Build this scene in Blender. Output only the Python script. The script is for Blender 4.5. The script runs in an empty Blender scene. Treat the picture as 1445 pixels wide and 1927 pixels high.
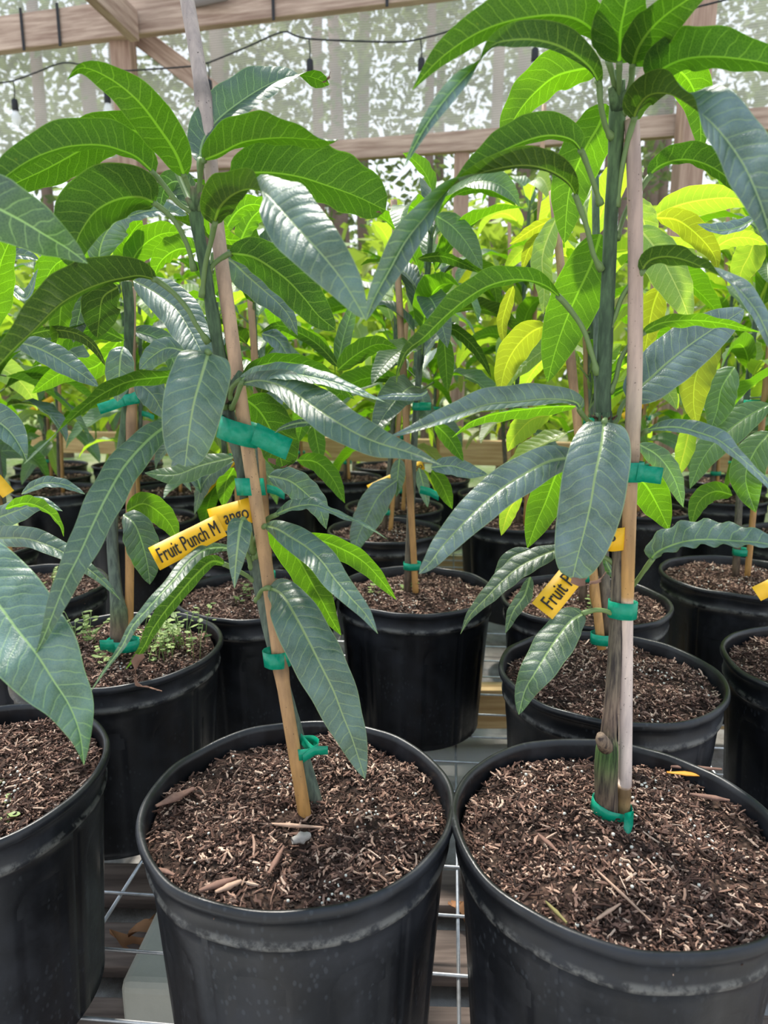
import bpy, bmesh, math, random
from mathutils import Vector, Matrix, Quaternion, noise
random.seed(11)
R = random.random
U = random.uniform
SC = bpy.context.scene
COL = SC.collection

# ------------------------------------------------------------------ camera
PITCH = 0.1999; CAMZ = 0.647; F = 1312.0
cd = bpy.data.cameras.new('camera'); cam = bpy.data.objects.new('camera', cd); COL.objects.link(cam)
cam.location = (0, 0, CAMZ); cam.rotation_euler = (math.pi/2 - PITCH, 0, 0)
cd.sensor_fit = 'VERTICAL'; cd.sensor_height = 36; cd.lens = F/1927*36
cd.clip_start = 0.02; cd.clip_end = 200
cd.dof.use_dof = True; cd.dof.focus_distance = 0.72; cd.dof.aperture_fstop = 8.5
SC.camera = cam
# ------------------------------------------------------------------ world, sun, exposure
W = bpy.data.worlds.new('sky'); SC.world = W; W.use_nodes = True
wn = W.node_tree.nodes; wl = W.node_tree.links
bg = wn['Background']
tc = wn.new('ShaderNodeTexCoord'); sep = wn.new('ShaderNodeSeparateXYZ'); cr = wn.new('ShaderNodeValToRGB')
wl.new(tc.outputs['Generated'], sep.inputs[0]); wl.new(sep.outputs['Z'], cr.inputs[0])
cr.color_ramp.elements[0].position = 0.0; cr.color_ramp.elements[0].color = (0.95, 0.98, 1.0, 1)
cr.color_ramp.elements[1].position = 0.9; cr.color_ramp.elements[1].color = (0.62, 0.78, 1.0, 1)
wl.new(cr.outputs[0], bg.inputs['Color']); bg.inputs['Strength'].default_value = 1.3
sd = bpy.data.lights.new('sun', 'SUN'); sun = bpy.data.objects.new('sun', sd); COL.objects.link(sun)
sd.energy = 5.2; sd.angle = math.radians(4); sd.color = (1.0, 0.95, 0.86)
sdir = Vector((-0.22, 0.50, 0.95)).normalized()          # towards the sun: high, behind the benches
sun.rotation_euler = sdir.to_track_quat('Z', 'Y').to_euler()
SC.view_settings.view_transform = 'Standard'; SC.view_settings.look = 'None'
SC.view_settings.gamma = 1; SC.view_settings.exposure = 0.32; SC.view_settings.use_curve_mapping = False
SC.cycles.use_denoising = True
SC.cycles.transparent_max_bounces = 16
SC.cycles.max_bounces = 7; SC.cycles.diffuse_bounces = 3; SC.cycles.transmission_bounces = 5
SC.cycles.caustics_reflective = False; SC.cycles.caustics_refractive = False

# ------------------------------------------------------------------ helpers
CP, SP = math.cos(PITCH), math.sin(PITCH)
CAM = Vector((0, 0, CAMZ))
def ray(u, v):
    x = (u-722.5)/F; y = (v-963.5)/F
    return Vector((x, CP - y*SP, -SP - y*CP))
def at(u, v, Y):
    r = ray(u, v); return CAM + r*(Y/r.y)
def depth(p): return p.y*CP - (p.z-CAMZ)*SP
def sm(t): t = max(0, min(1, t)); return t*t*(3-2*t)
def crom(pts, t):
    """Catmull-Rom through tuples, t in 0..1"""
    n = len(pts)-1; x = max(0, min(n-1e-6, t*n)); i = int(x); f = x-i
    p1 = pts[i]; p2 = pts[i+1]
    p0 = pts[i-1] if i > 0 else [2*a-b for a, b in zip(p1, p2)]
    p3 = pts[i+2] if i+2 <= n else [2*b-a for a, b in zip(p1, p2)]
    return [0.5*((2*b)+(c-a)*f+(2*a-5*b+4*c-d)*f*f+(3*b-a-3*c+d)*f**3) for a, b, c, d in zip(p0, p1, p2, p3)]
def crom_len(pts, key, n):
    """n+1 samples evenly spaced along the curve by distance of key(sample)"""
    m = 120; S = [crom(pts, i/m) for i in range(m+1)]; K = [Vector(key(s)) for s in S]
    L = [0]
    for i in range(m): L.append(L[-1]+(K[i+1]-K[i]).length)
    out = []; j = 0
    for k in range(n+1):
        tg = L[-1]*k/n
        while j < m-1 and L[j+1] < tg: j += 1
        f = (tg-L[j])/max(1e-9, L[j+1]-L[j]); f = max(0, min(1, f))
        out.append([a+(b-a)*f for a, b in zip(S[j], S[j+1])])
    return out, L[-1]

class MB:
    """collects verts/faces and links them as ONE mesh object"""
    def __init__(s): s.v = []; s.f = []; s.mi = []; s.uv = None; s.col = None
    def add(s, vs, fs, mi=0):
        o = len(s.v); s.v += [tuple(x) for x in vs]
        for f in fs: s.f.append(tuple(i+o for i in f)); s.mi.append(mi)
        return o
    def box(s, c, size, rot=None, mi=0):
        c = Vector(c); h = Vector(size)*0.5; vs = []
        for x in (-1, 1):
            for y in (-1, 1):
                for z in (-1, 1):
                    p = Vector((x*h.x, y*h.y, z*h.z))
                    if rot is not None: p = rot @ p
                    vs.append(c+p)
        s.add(vs, [(0,1,3,2),(4,6,7,5),(0,4,5,1),(2,3,7,6),(0,2,6,4),(1,5,7,3)], mi)
    def beam(s, a, b, w, h, up=(0,0,1), mi=0):
        a = Vector(a); b = Vector(b); d = (b-a); l = d.length; d.normalize()
        side = d.cross(Vector(up)).normalized(); u2 = side.cross(d)
        M = Matrix((d, side, u2)).transposed()
        s.box((a+b)/2, (l, w, h), M, mi)
    def tube(s, path, radii, n=10, cap=True, cols=None, mi=0):
        P = [Vector(p) for p in path]; base = len(s.v); prev = None
        for i, p in enumerate(P):
            d = (P[min(i+1, len(P)-1)] - P[max(i-1, 0)]).normalized()
            if prev is None:
                a = d.cross(Vector((0, 1, 0)) if abs(d.y) < .9 else Vector((1, 0, 0))).normalized()
            else:
                a = (prev - d*prev.dot(d)).normalized()
            prev = a; b = d.cross(a); r = radii[i] if hasattr(radii, '__len__') else radii
            for k in range(n):
                an = 2*math.pi*k/n
                s.v.append(tuple(p + a*(r*math.cos(an)) + b*(r*math.sin(an))))
                if cols is not None:
                    if s.col is None: s.col = []
                    s.col.append(cols[i])
        for i in range(len(P)-1):
            for k in range(n):
                a0 = base+i*n+k; a1 = base+i*n+(k+1) % n
                s.f.append((a0, a1, a1+n, a0+n)); s.mi.append(mi)
        if cap:
            s.f.append(tuple(base+k for k in reversed(range(n)))); s.mi.append(mi)
            e = base+(len(P)-1)*n
            s.f.append(tuple(e+k for k in range(n))); s.mi.append(mi)
    def mesh(s, name, mats, org=(0,0,0), smooth=True):
        me = bpy.data.meshes.new(name); o = Vector(org)
        me.from_pydata([tuple(Vector(v)-o) for v in s.v], [], s.f)
        for m in (mats if isinstance(mats, (list, tuple)) else [mats]): me.materials.append(m)
        if any(s.mi): me.polygons.foreach_set('material_index', s.mi)
        if smooth: me.polygons.foreach_set('use_smooth', [True]*len(me.polygons))
        if s.col:
            ca = me.color_attributes.new('Col', 'FLOAT_COLOR', 'POINT')
            for i, c in enumerate(s.col): ca.data[i].color = (c[0], c[1], c[2], 1)
        if s.uv:
            for nm, arr in s.uv.items():
                l = me.uv_layers.new(name=nm)
                for lp in me.loops: l.data[lp.index].uv = arr[lp.vertex_index]
        me.update(); return me
    def build(s, name, mats, parent=None, smooth=True, org=None):
        org = org if org is not None else (parent_loc(parent) if parent else (0,0,0))
        ob = bpy.data.objects.new(name, s.mesh(name, mats, org, smooth)); COL.objects.link(ob)
        if parent: ob.parent = parent
        return ob
def parent_loc(p):
    l = Vector((0,0,0))
    while p is not None: l += p.location; p = p.parent
    return l
def empty(name, loc, label=None, cat=None, group=None):
    o = bpy.data.objects.new(name, None); COL.objects.link(o); o.location = loc; o.empty_display_size = .05
    tag(o, label, cat, group); return o
def tag(o, label=None, cat=None, group=None, kind=None):
    if label: o['label'] = label
    if cat: o['category'] = cat
    if group: o['group'] = group
    if kind: o['kind'] = kind
    return o
def smooth_angle(ob, a=35):
    me = ob.data
    me.set_sharp_from_angle(angle=math.radians(a))

# ------------------------------------------------------------------ materials
def mat(name):
    m = bpy.data.materials.new(name); m.use_nodes = True
    nt = m.node_tree; nt.nodes.clear()
    out = nt.nodes.new('ShaderNodeOutputMaterial'); return m, nt, out
class NT:
    def __init__(s, nt): s.nt = nt
    def n(s, t, **kw):
        x = s.nt.nodes.new(t)
        for k, v in kw.items(): setattr(x, k, v)
        return x
    def l(s, a, b): s.nt.links.new(a, b)
    def val(s, sock, v):
        if hasattr(v, 'is_output') or isinstance(v, bpy.types.NodeSocket): s.l(v, sock)
        else: sock.default_value = v
    def m(s, op, a, b=0.0, c=0.0, clamp=False):
        x = s.n('ShaderNodeMath', operation=op, use_clamp=clamp)
        s.val(x.inputs[0], a); s.val(x.inputs[1], b); s.val(x.inputs[2], c); return x.outputs[0]
    def mix(s, f, a, b, blend='MIX'):
        x = s.n('ShaderNodeMix', data_type='RGBA', blend_type=blend)
        s.val(x.inputs[0], f)
        s.val(x.inputs[6], a if not isinstance(a, tuple) else (*a, 1)); s.val(x.inputs[7], b if not isinstance(b, tuple) else (*b, 1))
        return x.outputs[2]
    def noise(s, scale, vec=None, detail=2, rough=.5):
        x = s.n('ShaderNodeTexNoise'); x.inputs['Scale'].default_value = scale; x.inputs['Detail'].default_value = detail
        x.inputs['Roughness'].default_value = rough
        if vec is not None: s.l(vec, x.inputs['Vector'])
        return x.outputs['Fac']
    def ss(s, v, a, b):
        x = s.n('ShaderNodeMapRange', interpolation_type='SMOOTHSTEP'); s.val(x.inputs[0], v)
        s.val(x.inputs[1], a); s.val(x.inputs[2], b); return x.outputs[0]
    def coord(s, which='Object', scale=None):
        x = s.n('ShaderNodeTexCoord').outputs[which]
        if scale:
            mp = s.n('ShaderNodeMapping'); mp.inputs['Scale'].default_value = scale; s.l(x, mp.inputs[0]); x = mp.outputs[0]
        return x
    def bump(s, h, strength=.3, dist=.001):
        b = s.n('ShaderNodeBump'); b.inputs['Strength'].default_value = strength; b.inputs['Distance'].default_value = dist
        s.l(h, b.inputs['Height']); return b.outputs[0]
    def pbr(s, col, rough=.5, spec=.5, normal=None, metal=0.0, **kw):
        p = s.n('ShaderNodeBsdfPrincipled')
        s.val(p.inputs['Base Color'], col if not isinstance(col, tuple) else (*col, 1)); s.val(p.inputs['Roughness'], rough)
        s.val(p.inputs['Specular IOR Level'], spec); p.inputs['Metallic'].default_value = metal
        if normal is not None: s.l(normal, p.inputs['Normal'])
        for k, v in kw.items(): s.val(p.inputs[k], v)
        return p.outputs[0]
def simple(name, col, rough=.6, spec=.4, metal=0, nscale=None, namt=.25, bump=0, bdist=.001, bscale=None):
    m, nt, out = mat(name); T = NT(nt); c = col; nrm = None
    if nscale:
        f = T.noise(nscale, T.coord(), 4, .6); c = T.mix(f, tuple(x*(1-namt) for x in col), tuple(min(1, x*(1+namt)) for x in col))
    if bump: nrm = T.bump(T.noise(bscale or nscale, T.coord(), 4, .6), bump, bdist)
    T.l(T.pbr(c, rough, spec, nrm, metal), out.inputs[0]); return m

def leaf_mat(name, up, film_sheen, under, trans, film_sheen_amt=.45, vein=(.30,.42,.16), tr=.42, rough=.34, yvein=(.24,.34,.05)):
    m, nt, out = mat(name); T = NT(nt)
    uvn = T.n('ShaderNodeUVMap', uv_map='Metric'); sp = T.n('ShaderNodeSeparateXYZ'); T.l(uvn.outputs[0], sp.inputs[0])
    uvr = T.n('ShaderNodeUVMap', uv_map='Rel'); sr = T.n('ShaderNodeSeparateXYZ'); T.l(uvr.outputs[0], sr.inputs[0])
    d, a = sp.outputs['X'], sp.outputs['Y']
    ad = T.m('ABSOLUTE', d); sg = T.m('SIGN', d)
    wob = T.noise(90, uvn.outputs[0], 1)
    q = T.m('SUBTRACT', a, T.m('MULTIPLY', ad, .55))
    q = T.m('SUBTRACT', q, T.m('MULTIPLY', T.m('MULTIPLY', ad, ad), 10))
    q = T.m('ADD', q, T.m('MULTIPLY', sg, .0023)); q = T.m('ADD', q, T.m('MULTIPLY', wob, .006))
    SPC = .0098
    q = T.m('DIVIDE', q, SPC)
    fr = T.m('ABSOLUTE', T.m('SUBTRACT', T.m('FRACT', q), .5))       # .5 at vein
    dist = T.m('MULTIPLY', T.m('SUBTRACT', .5, fr), SPC)
    line = T.m('SUBTRACT', 1, T.ss(dist, .00018, .00062))
    fade = T.m('SUBTRACT', 1, T.ss(T.m('ABSOLUTE', sr.outputs['X']), .82, .96))
    line = T.m('MULTIPLY', line, fade)
    taper = T.m('SUBTRACT', 1.25, sr.outputs['Y'])
    mid = T.m('SUBTRACT', 1, T.ss(ad, T.m('MULTIPLY', taper, .0007), T.m('MULTIPLY', taper, .0013)))
    edge = T.ss(T.m('ABSOLUTE', sr.outputs['X']), .955, .99)
    vm = T.m('MAXIMUM', T.m('MULTIPLY', line, .55), mid)
    vm = T.m('MAXIMUM', vm, T.m('MULTIPLY', edge, .6))
    vor = T.n('ShaderNodeTexVoronoi', feature='DISTANCE_TO_EDGE'); vor.inputs['Scale'].default_value = 620; T.l(uvn.outputs[0], vor.inputs['Vector'])
    ret = T.m('SUBTRACT', 1, T.ss(vor.outputs['Distance'], .02, .16))
    geo = T.n('ShaderNodeNewGeometry'); bf = geo.outputs['Backfacing']
    oi = T.n('ShaderNodeObjectInfo'); rnd = oi.outputs['Random']
    patch = T.ss(T.noise(26, uvn.outputs[0], 4, .58), .28, .72)
    upc = T.mix(T.m('MULTIPLY', patch, film_sheen_amt), up, film_sheen)  # patchy residue film; its pale tint also paints sky sheen into the upper face
    upc = T.mix(T.m('MULTIPLY', ret, .16), upc, vein)
    upc = T.mix(vm, upc, vein)
    unc = T.mix(vm, T.mix(T.m('MULTIPLY', ret, .22), under, yvein), yvein)
    spot = T.m('MULTIPLY', T.ss(T.noise(55, uvn.outputs[0], 2), .70, .735), .8)
    unc = T.mix(spot, unc, (.32,.33,.02)); blk = T.ss(T.noise(70, uvn.outputs[0], 2), .765, .78); unc = T.mix(blk, unc, (.05,.03,.01))
    col = T.mix(bf, upc, unc)
    hs = T.n('ShaderNodeHueSaturation'); T.l(col, hs.inputs['Color'])
    T.l(T.m('ADD', .485, T.m('MULTIPLY', rnd, .03)), hs.inputs['Hue']); T.l(T.m('ADD', .8, T.m('MULTIPLY', rnd, .4)), hs.inputs['Value'])
    # quilted relief between side veins
    hgt = T.m('ADD', T.m('MULTIPLY', T.ss(dist, 0, .0035), 1.0), T.m('MULTIPLY', T.ss(ad, 0, .002), 1.0))
    hgt = T.m('ADD', hgt, T.m('MULTIPLY', ret, -.14)); hgt = T.m('ADD', hgt, T.m('MULTIPLY', T.noise(140, uvn.outputs[0], 2), .5))
    nrm = T.bump(hgt, .5, .0007)
    rg = T.m('ADD', T.m('MULTIPLY', bf, .25), T.m('ADD', rough, T.m('MULTIPLY', patch, .12)))
    sp2 = T.m('SUBTRACT', .85, T.m('MULTIPLY', bf, .65))
    p = T.pbr(hs.outputs[0], rg, sp2, nrm)
    tl = T.n('ShaderNodeBsdfTranslucent')
    tcol = T.mix(vm, T.mix(T.m('MULTIPLY', ret, .3), trans, tuple(x*1.5 for x in trans)), tuple(min(1, x*2.0) for x in trans))
    T.l(tcol, tl.inputs['Color'])
    mx = T.n('ShaderNodeMixShader'); mx.inputs[0].default_value = tr; T.l(p, mx.inputs[1]); T.l(tl.outputs[0], mx.inputs[2])
    T.l(mx.outputs[0], out.inputs[0]); return m
L_DEEP = leaf_mat('leaf_deep', (.030,.075,.035), (.15,.21,.20), (.038,.085,.015), (.045,.14,.002), .5)
L_BLUE = leaf_mat('leaf_blue', (.03,.07,.052), (.19,.275,.30), (.042,.088,.017), (.05,.14,.002), .8, rough=.31, tr=.28)
L_TEAL = leaf_mat('leaf_teal', (.028,.075,.042), (.17,.285,.265), (.042,.088,.017), (.05,.14,.002), .75, rough=.31, tr=.28)
L_MID = leaf_mat('leaf_mid', (.045,.12,.03), (.17,.25,.18), (.06,.14,.018), (.15,.37,.005), .5, tr=.45)
L_LIME = leaf_mat('leaf_lime', (.15,.27,.04), (.28,.36,.16), (.24,.36,.04), (.44,.68,.03), .35, tr=.55, vein=(.45,.55,.2))
L_YEL = leaf_mat('leaf_yellow', (.28,.30,.03), (.36,.38,.15), (.26,.30,.03), (.36,.44,.015), .25, tr=.55, vein=(.5,.55,.2))
L_DARK = leaf_mat('leaf_dark', (.022,.05,.035), (.04,.07,.055), (.035,.075,.015), (.045,.13,.004), .5, rough=.55, tr=.33)

def vcol_mat(name, rough=.6, spec=.35, stretch=(1,1,.15), nscale=120, amt=.35, bump=.3, speck=True):
    m, nt, out = mat(name); T = NT(nt)
    at_ = T.n('ShaderNodeAttribute', attribute_name='Col')
    f = T.noise(nscale, T.coord('Object', stretch), 4, .6)
    c = T.mix(T.ss(f, .3, .7), at_.outputs['Color'], T.mix(1, at_.outputs['Color'], (1-amt, 1-amt, 1-amt*.9), 'MULTIPLY'))
    if speck:
        g = T.noise(520, T.coord(), 2); c = T.mix(T.ss(g, .70, .74), c, (.05,.035,.025))
    T.l(T.pbr(c, rough, spec, T.bump(f, bump, .001)), out.inputs[0]); return m
STAKE = vcol_mat('bamboo'); BARK = vcol_mat('bark', .75, .3, (1,1,.22), 210, .55, .8, False)
BARKB = vcol_mat('bark_ridged', .85, .2, (1,1,.08), 330, .8, 1.0, False)

# pot plastic
def pot_mat():
    m, nt, out = mat('pot_plastic'); T = NT(nt)
    co = T.coord(); z = T.n('ShaderNodeSeparateXYZ'); T.l(co, z.inputs[0]); zz = z.outputs['Z']
    dust = T.ss(T.noise(9, co, 5, .65), .42, .75)
    streak = T.ss(T.noise(30, T.coord('Object', (1,1,.12)), 3, .6), .5, .75)
    vor = T.n('ShaderNodeTexVoronoi'); vor.inputs['Scale'].default_value = 170; vor.inputs['Randomness'].default_value = 1; T.l(T.coord('Object', (1,1,.55)), vor.inputs['Vector'])
    drops = T.m('SUBTRACT', 1, T.ss(vor.outputs['Distance'], .18, .34))
    drops = T.m('MULTIPLY', drops, T.ss(T.noise(14, co, 2), .45, .6))
    band = T.m('MULTIPLY', T.ss(zz, .213, .219), T.m('SUBTRACT', 1, T.ss(zz, .221, .227)))
    band = T.m('MULTIPLY', band, T.ss(T.noise(60, co, 4, .7), .4, .6))
    oi = T.n('ShaderNodeObjectInfo')
    c = T.mix(T.m('MULTIPLY', dust, .55), (.0065,.007,.0085), (.028,.031,.040))
    c = T.mix(T.m('MULTIPLY', streak, .2), c, (.05,.052,.058)); c = T.mix(T.m('MULTIPLY', drops, .28), c, (.06,.068,.078))
    c = T.mix(T.m('MULTIPLY', band, .7), c, (.16,.155,.14))
    rg = T.m('ADD', .33, T.m('MULTIPLY', dust, .25))
    h = T.m('ADD', T.noise(220, co, 2), T.m('MULTIPLY', drops, .6))
    T.l(T.pbr(c, rg, .4, T.bump(h, .22, .0006)), out.inputs[0]); return m
POT = pot_mat()
def soil_mat():
    m, nt, out = mat('potting_soil'); T = NT(nt); co = T.coord()
    f = T.noise(70, co, 5, .7); v = T.n('ShaderNodeTexVoronoi'); v.inputs['Scale'].default_value = 160; T.l(co, v.inputs['Vector'])
    c = T.mix(T.ss(f, .35, .7), (.014,.0085,.006), (.075,.042,.030))
    hv = T.n('ShaderNodeMix', data_type='RGBA', blend_type='MULTIPLY'); 
    c = T.mix(T.m('MULTIPLY', T.ss(v.outputs['Distance'], .5, .2), .35), c, T.mix(T.ss(T.noise(210, co, 1), .4, .65), (.10,.06,.045), (.26,.17,.125)))
    T.l(T.pbr(c, .9, .2, T.bump(T.m('ADD', f, v.outputs['Distance']), .9, .004)), out.inputs[0]); return m
SOIL = soil_mat()
def chip_mat():
    m, nt, out = mat('wood_chip'); T = NT(nt)
    g = T.n('ShaderNodeNewGeometry'); r = g.outputs['Random Per Island']
    cr_ = T.n('ShaderNodeValToRGB'); T.l(r, cr_.inputs[0]); e = cr_.color_ramp.elements
    e[0].position = 0; e[0].color = (.012,.007,.006,1); e[1].position = 1; e[1].color = (.74,.55,.42,1)
    for p, c in ((.35,(.040,.020,.015,1)), (.6,(.125,.064,.046,1)), (.80,(.32,.185,.135,1)), (.92,(.54,.36,.265,1))):
        x = e.new(p); x.color = c
    c = T.mix(T.m('MULTIPLY', T.noise(400, T.coord(), 3), .5), cr_.outputs[0], (.05,.03,.02))
    T.l(T.pbr(c, .8, .25), out.inputs[0]); return m
CHIP = chip_mat()
BEAD = simple('fertilizer_bead', (.62,.60,.52), .45)
def tape_mat():
    m, nt, out = mat('green_tape'); T = NT(nt); co = T.coord()
    f = T.ss(T.noise(170, co, 4, .7), .45, .62)
    c = T.mix(T.m('MULTIPLY', f, .35), (.0,.33,.19), (.04,.46,.31))
    p = T.pbr(c, .3, .5, T.bump(T.noise(60, co), .3, .001)); tl = T.n('ShaderNodeBsdfTranslucent'); tl.inputs[0].default_value = (0,.42,.27,1)
    mx = T.n('ShaderNodeMixShader'); mx.inputs[0].default_value = .3; T.l(p, mx.inputs[1]); T.l(tl.outputs[0], mx.inputs[2]); T.l(mx.outputs[0], out.inputs[0]); return m
TAPE = tape_mat()
TAGM = simple('yellow_tag', (.83,.46,.015), .45, nscale=40, namt=.08); INK = simple('black_ink', (.012,.011,.010), .5)
def wood_mat(name, a, b, scale=7, axis=(.6,9,9)):
    m, nt, out = mat(name); T = NT(nt)
    f = T.noise(scale, T.coord('Object', axis), 6, .6); g = T.ss(T.noise(2.5, T.coord(), 3), .3, .7)
    v = T.n('ShaderNodeTexVoronoi'); v.inputs['Scale'].default_value = 3.2; T.l(T.coord(), v.inputs['Vector'])
    knot = T.m('SUBTRACT', 1, T.ss(v.outputs['Distance'], .03, .075))
    c = T.mix(T.ss(f, .3, .7), a, b); c = T.mix(T.m('MULTIPLY', g, .3), c, tuple(x*.7 for x in a)); c = T.mix(T.m('MULTIPLY', knot, .7), c, (.10,.05,.03))
    T.l(T.pbr(c, .8, .2, T.bump(f, .3, .003)), out.inputs[0]); return m
WOOD = wood_mat('weathered_lumber', (.28,.185,.14), (.56,.42,.33)); WOODY = wood_mat('yellow_lumber', (.42,.26,.11), (.66,.47,.24)); WOODD = wood_mat('dark_plank', (.09,.068,.058), (.24,.185,.155))
WIRE = simple('galvanised_wire', (.50,.51,.52), .38, .5, .75, nscale=90, namt=.5)
CABLE = simple('black_cable', (.012,.012,.014), .6)
def glass_mat():
    m, nt, out = mat('bulb_glass'); T = NT(nt)
    p = T.n('ShaderNodeBsdfPrincipled'); p.inputs['Base Color'].default_value = (.85,.85,.85,1); p.inputs['Roughness'].default_value = .1
    t = T.n('ShaderNodeBsdfTransparent'); mx = T.n('ShaderNodeMixShader'); mx.inputs[0].default_value = .45
    T.l(p.outputs[0], mx.inputs[1]); T.l(t.outputs[0], mx.inputs[2]); T.l(mx.outputs[0], out.inputs[0]); return m
GLASS = glass_mat()
CONC = simple('concrete', (.40,.39,.33), .9, .2, nscale=30, namt=.15, bump=.3, bdist=.002, bscale=120)

# ------------------------------------------------------------------ the setting
def struct(o, label=None): o['kind'] = 'structure'; return o
# ground
def ground_mat():
    m, nt, out = mat('ground'); T = NT(nt); co = T.coord(); z = T.n('ShaderNodeSeparateXYZ'); T.l(co, z.inputs[0])
    f = T.noise(18, co, 6, .7); g = T.noise(1.2, co, 4, .6)
    near = T.mix(T.ss(f, .3, .7), (.20,.18,.16), (.42,.40,.37)); near = T.mix(T.ss(g, .45, .6), near, (.52,.51,.49))
    far = T.mix(T.ss(g, .35, .65), (.20,.30,.07), (.42,.42,.25)); far = T.mix(T.ss(f, .5, .7), far, (.50,.47,.38))
    T.l(T.pbr(T.mix(T.ss(z.outputs['Y'], 2.6, 3.4), near, far), .95, .1, T.bump(f, .5, .01)), out.inputs[0]); return m
b = MB(); N = 40
for i in range(N+1):
    for j in range(N+1): b.v.append((-30+60*i/N, -1+61*(j/N)**2, -.16))
for i in range(N):
    for j in range(N): a = i*(N+1)+j; b.f.append((a, a+N+1, a+N+2, a+1)); b.mi.append(0)
struct(b.build('ground', ground_mat()))
# wall frame  (wall line: Y = WY - WS*X)
WY, WS = 3.175, .237
def wp(x, z, off=0): return Vector((x, WY-WS*x+off, z))
def wbeam(name, x0, x1, z0, z1, th, off, m):
    b = MB(); b.beam((x0, 0, 0), (x1, 0, 0), th, z1-z0)
    a = math.atan(-WS); o = b.build(name, m, smooth=False)
    o.rotation_euler = (0, 0, a); o.location = (0, WY+off, (z0+z1)/2)
    md = o.modifiers.new('bevel', 'BEVEL'); md.width = .004; md.segments = 2
    return struct(o)
wbeam('trim_1', -3.4, 1.05, 2.065, 2.205, .045, -.06, WOOD)          # top beam
wbeam('trim_2', -3.4, 3.0, 1.545, 1.625, .04, .07, WOOD)             # rail under the shade cloth
wbeam('trim_3', -3.6, 3.2, .235, .345, .04, .02, WOODY)              # bottom board
def post(name, x, z1, w=.09, off=0):
    p = wp(x, 0, off); b = MB(); b.box((0,0,(z1-.16)/2), (w, w, z1+.16)); o = b.build(name, wood_post, smooth=False); o.location = p
    md = o.modifiers.new('bevel', 'BEVEL'); md.width = .004; md.segments = 2
    return struct(o)
wood_post = wood_mat('post_lumber', (.27,.17,.125), (.47,.33,.25), 7, (9,9,.6))
post('wooden_post', -1.16, 2.2); post('wooden_post', 1.17, 3.2); post('wooden_post', -3.3, 2.2)
post('wooden_post', -.30, .8, .05, 1.6); post('wooden_post', .33, 1.62, .06, .1)
def brace(a, b_, w, h):
    b = MB(); L = (Vector(b_)-Vector(a)); l = L.length; b.box((0,0,0), (l, w, h)); o = b.build('wooden_brace', WOOD, smooth=False)
    o.location = (Vector(a)+Vector(b_))/2; o.rotation_euler = L.to_track_quat('X', 'Z').to_euler()
    md = o.modifiers.new('bevel', 'BEVEL'); md.width = .004; md.segments = 2
    return struct(o)
brace(at(252, 50, 3.33), at(90, -110, 2.75), .045, .12)
brace(at(262, 68, 3.52), at(505, 252, 3.34), .04, .085)
brace(at(1300, 14, 3.0), at(1195, 190, 3.12), .04, .09)
# shade cloth
def cloth_mat():
    m, nt, out = mat('shade_cloth'); T = NT(nt)
    uv = T.coord('Object', (1,1,1)); w = T.n('ShaderNodeTexWave', wave_type='BANDS', bands_direction='Z'); w.inputs['Scale'].default_value = 34; T.l(uv, w.inputs['Vector'])
    tl = T.n('ShaderNodeBsdfTranslucent'); tl.inputs[0].default_value = (.60,.58,.55,1)
    df = T.n('ShaderNodeBsdfDiffuse'); df.inputs[0].default_value = (.50,.485,.465,1)
    m1 = T.n('ShaderNodeMixShader'); m1.inputs[0].default_value = .5; T.l(tl.outputs[0], m1.inputs[1]); T.l(df.outputs[0], m1.inputs[2])
    t = T.n('ShaderNodeBsdfTransparent'); mx = T.n('ShaderNodeMixShader')
    f = T.m('ADD', .55, T.m('MULTIPLY', T.m('SUBTRACT', w.outputs['Fac'], .5), .16)); f = T.m('ADD', f, T.m('MULTIPLY', T.m('SUBTRACT', T.noise(3, uv, 4), .5), .22))
    T.l(f, mx.inputs[0]); T.l(m1.outputs[0], mx.inputs[1]); T.l(t.outputs[0], mx.inputs[2]); T.l(mx.outputs[0], out.inputs[0]); return m
CLOTH = cloth_mat()
b = MB(); NX, NZ = 60, 24
for i in range(NX+1):
    for j in range(NZ+1):
        x = -4.2+8.2*i/NX; z = 1.60+2.2*j/NZ
        p = wp(x, z, .10+.02*math.sin(x*7+z*3)+.012*math.sin(z*17+x*2)); b.v.append(tuple(p))
for i in range(NX):
    for j in range(NZ): a = i*(NZ+1)+j; b.f.append((a, a+NZ+1, a+NZ+2, a+1)); b.mi.append(0)
struct(b.build('wall_back', CLOTH))
# folded hem of the cloth above the top beam
b = MB(); path = [at(-40, 62, 3.62), at(22, 55, 3.58), at(60, 38, 3.55), at(130, 25, 3.5), at(250, 16, 3.4), at(350, 10, 3.3), at(430, -8, 3.2)]
vs = []
for i, p in enumerate(path): vs += [p+Vector((0,0,.022)), p-Vector((0,.01,.022))]
b.add(vs, [(2*i, 2*i+2, 2*i+3, 2*i+1) for i in range(len(path)-1)])
o = b.build('trim_4', simple('cloth_hem', (.17,.14,.12), .9)); struct(o)
sol = o.modifiers.new('thick', 'SOLIDIFY'); sol.thickness = .004

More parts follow.
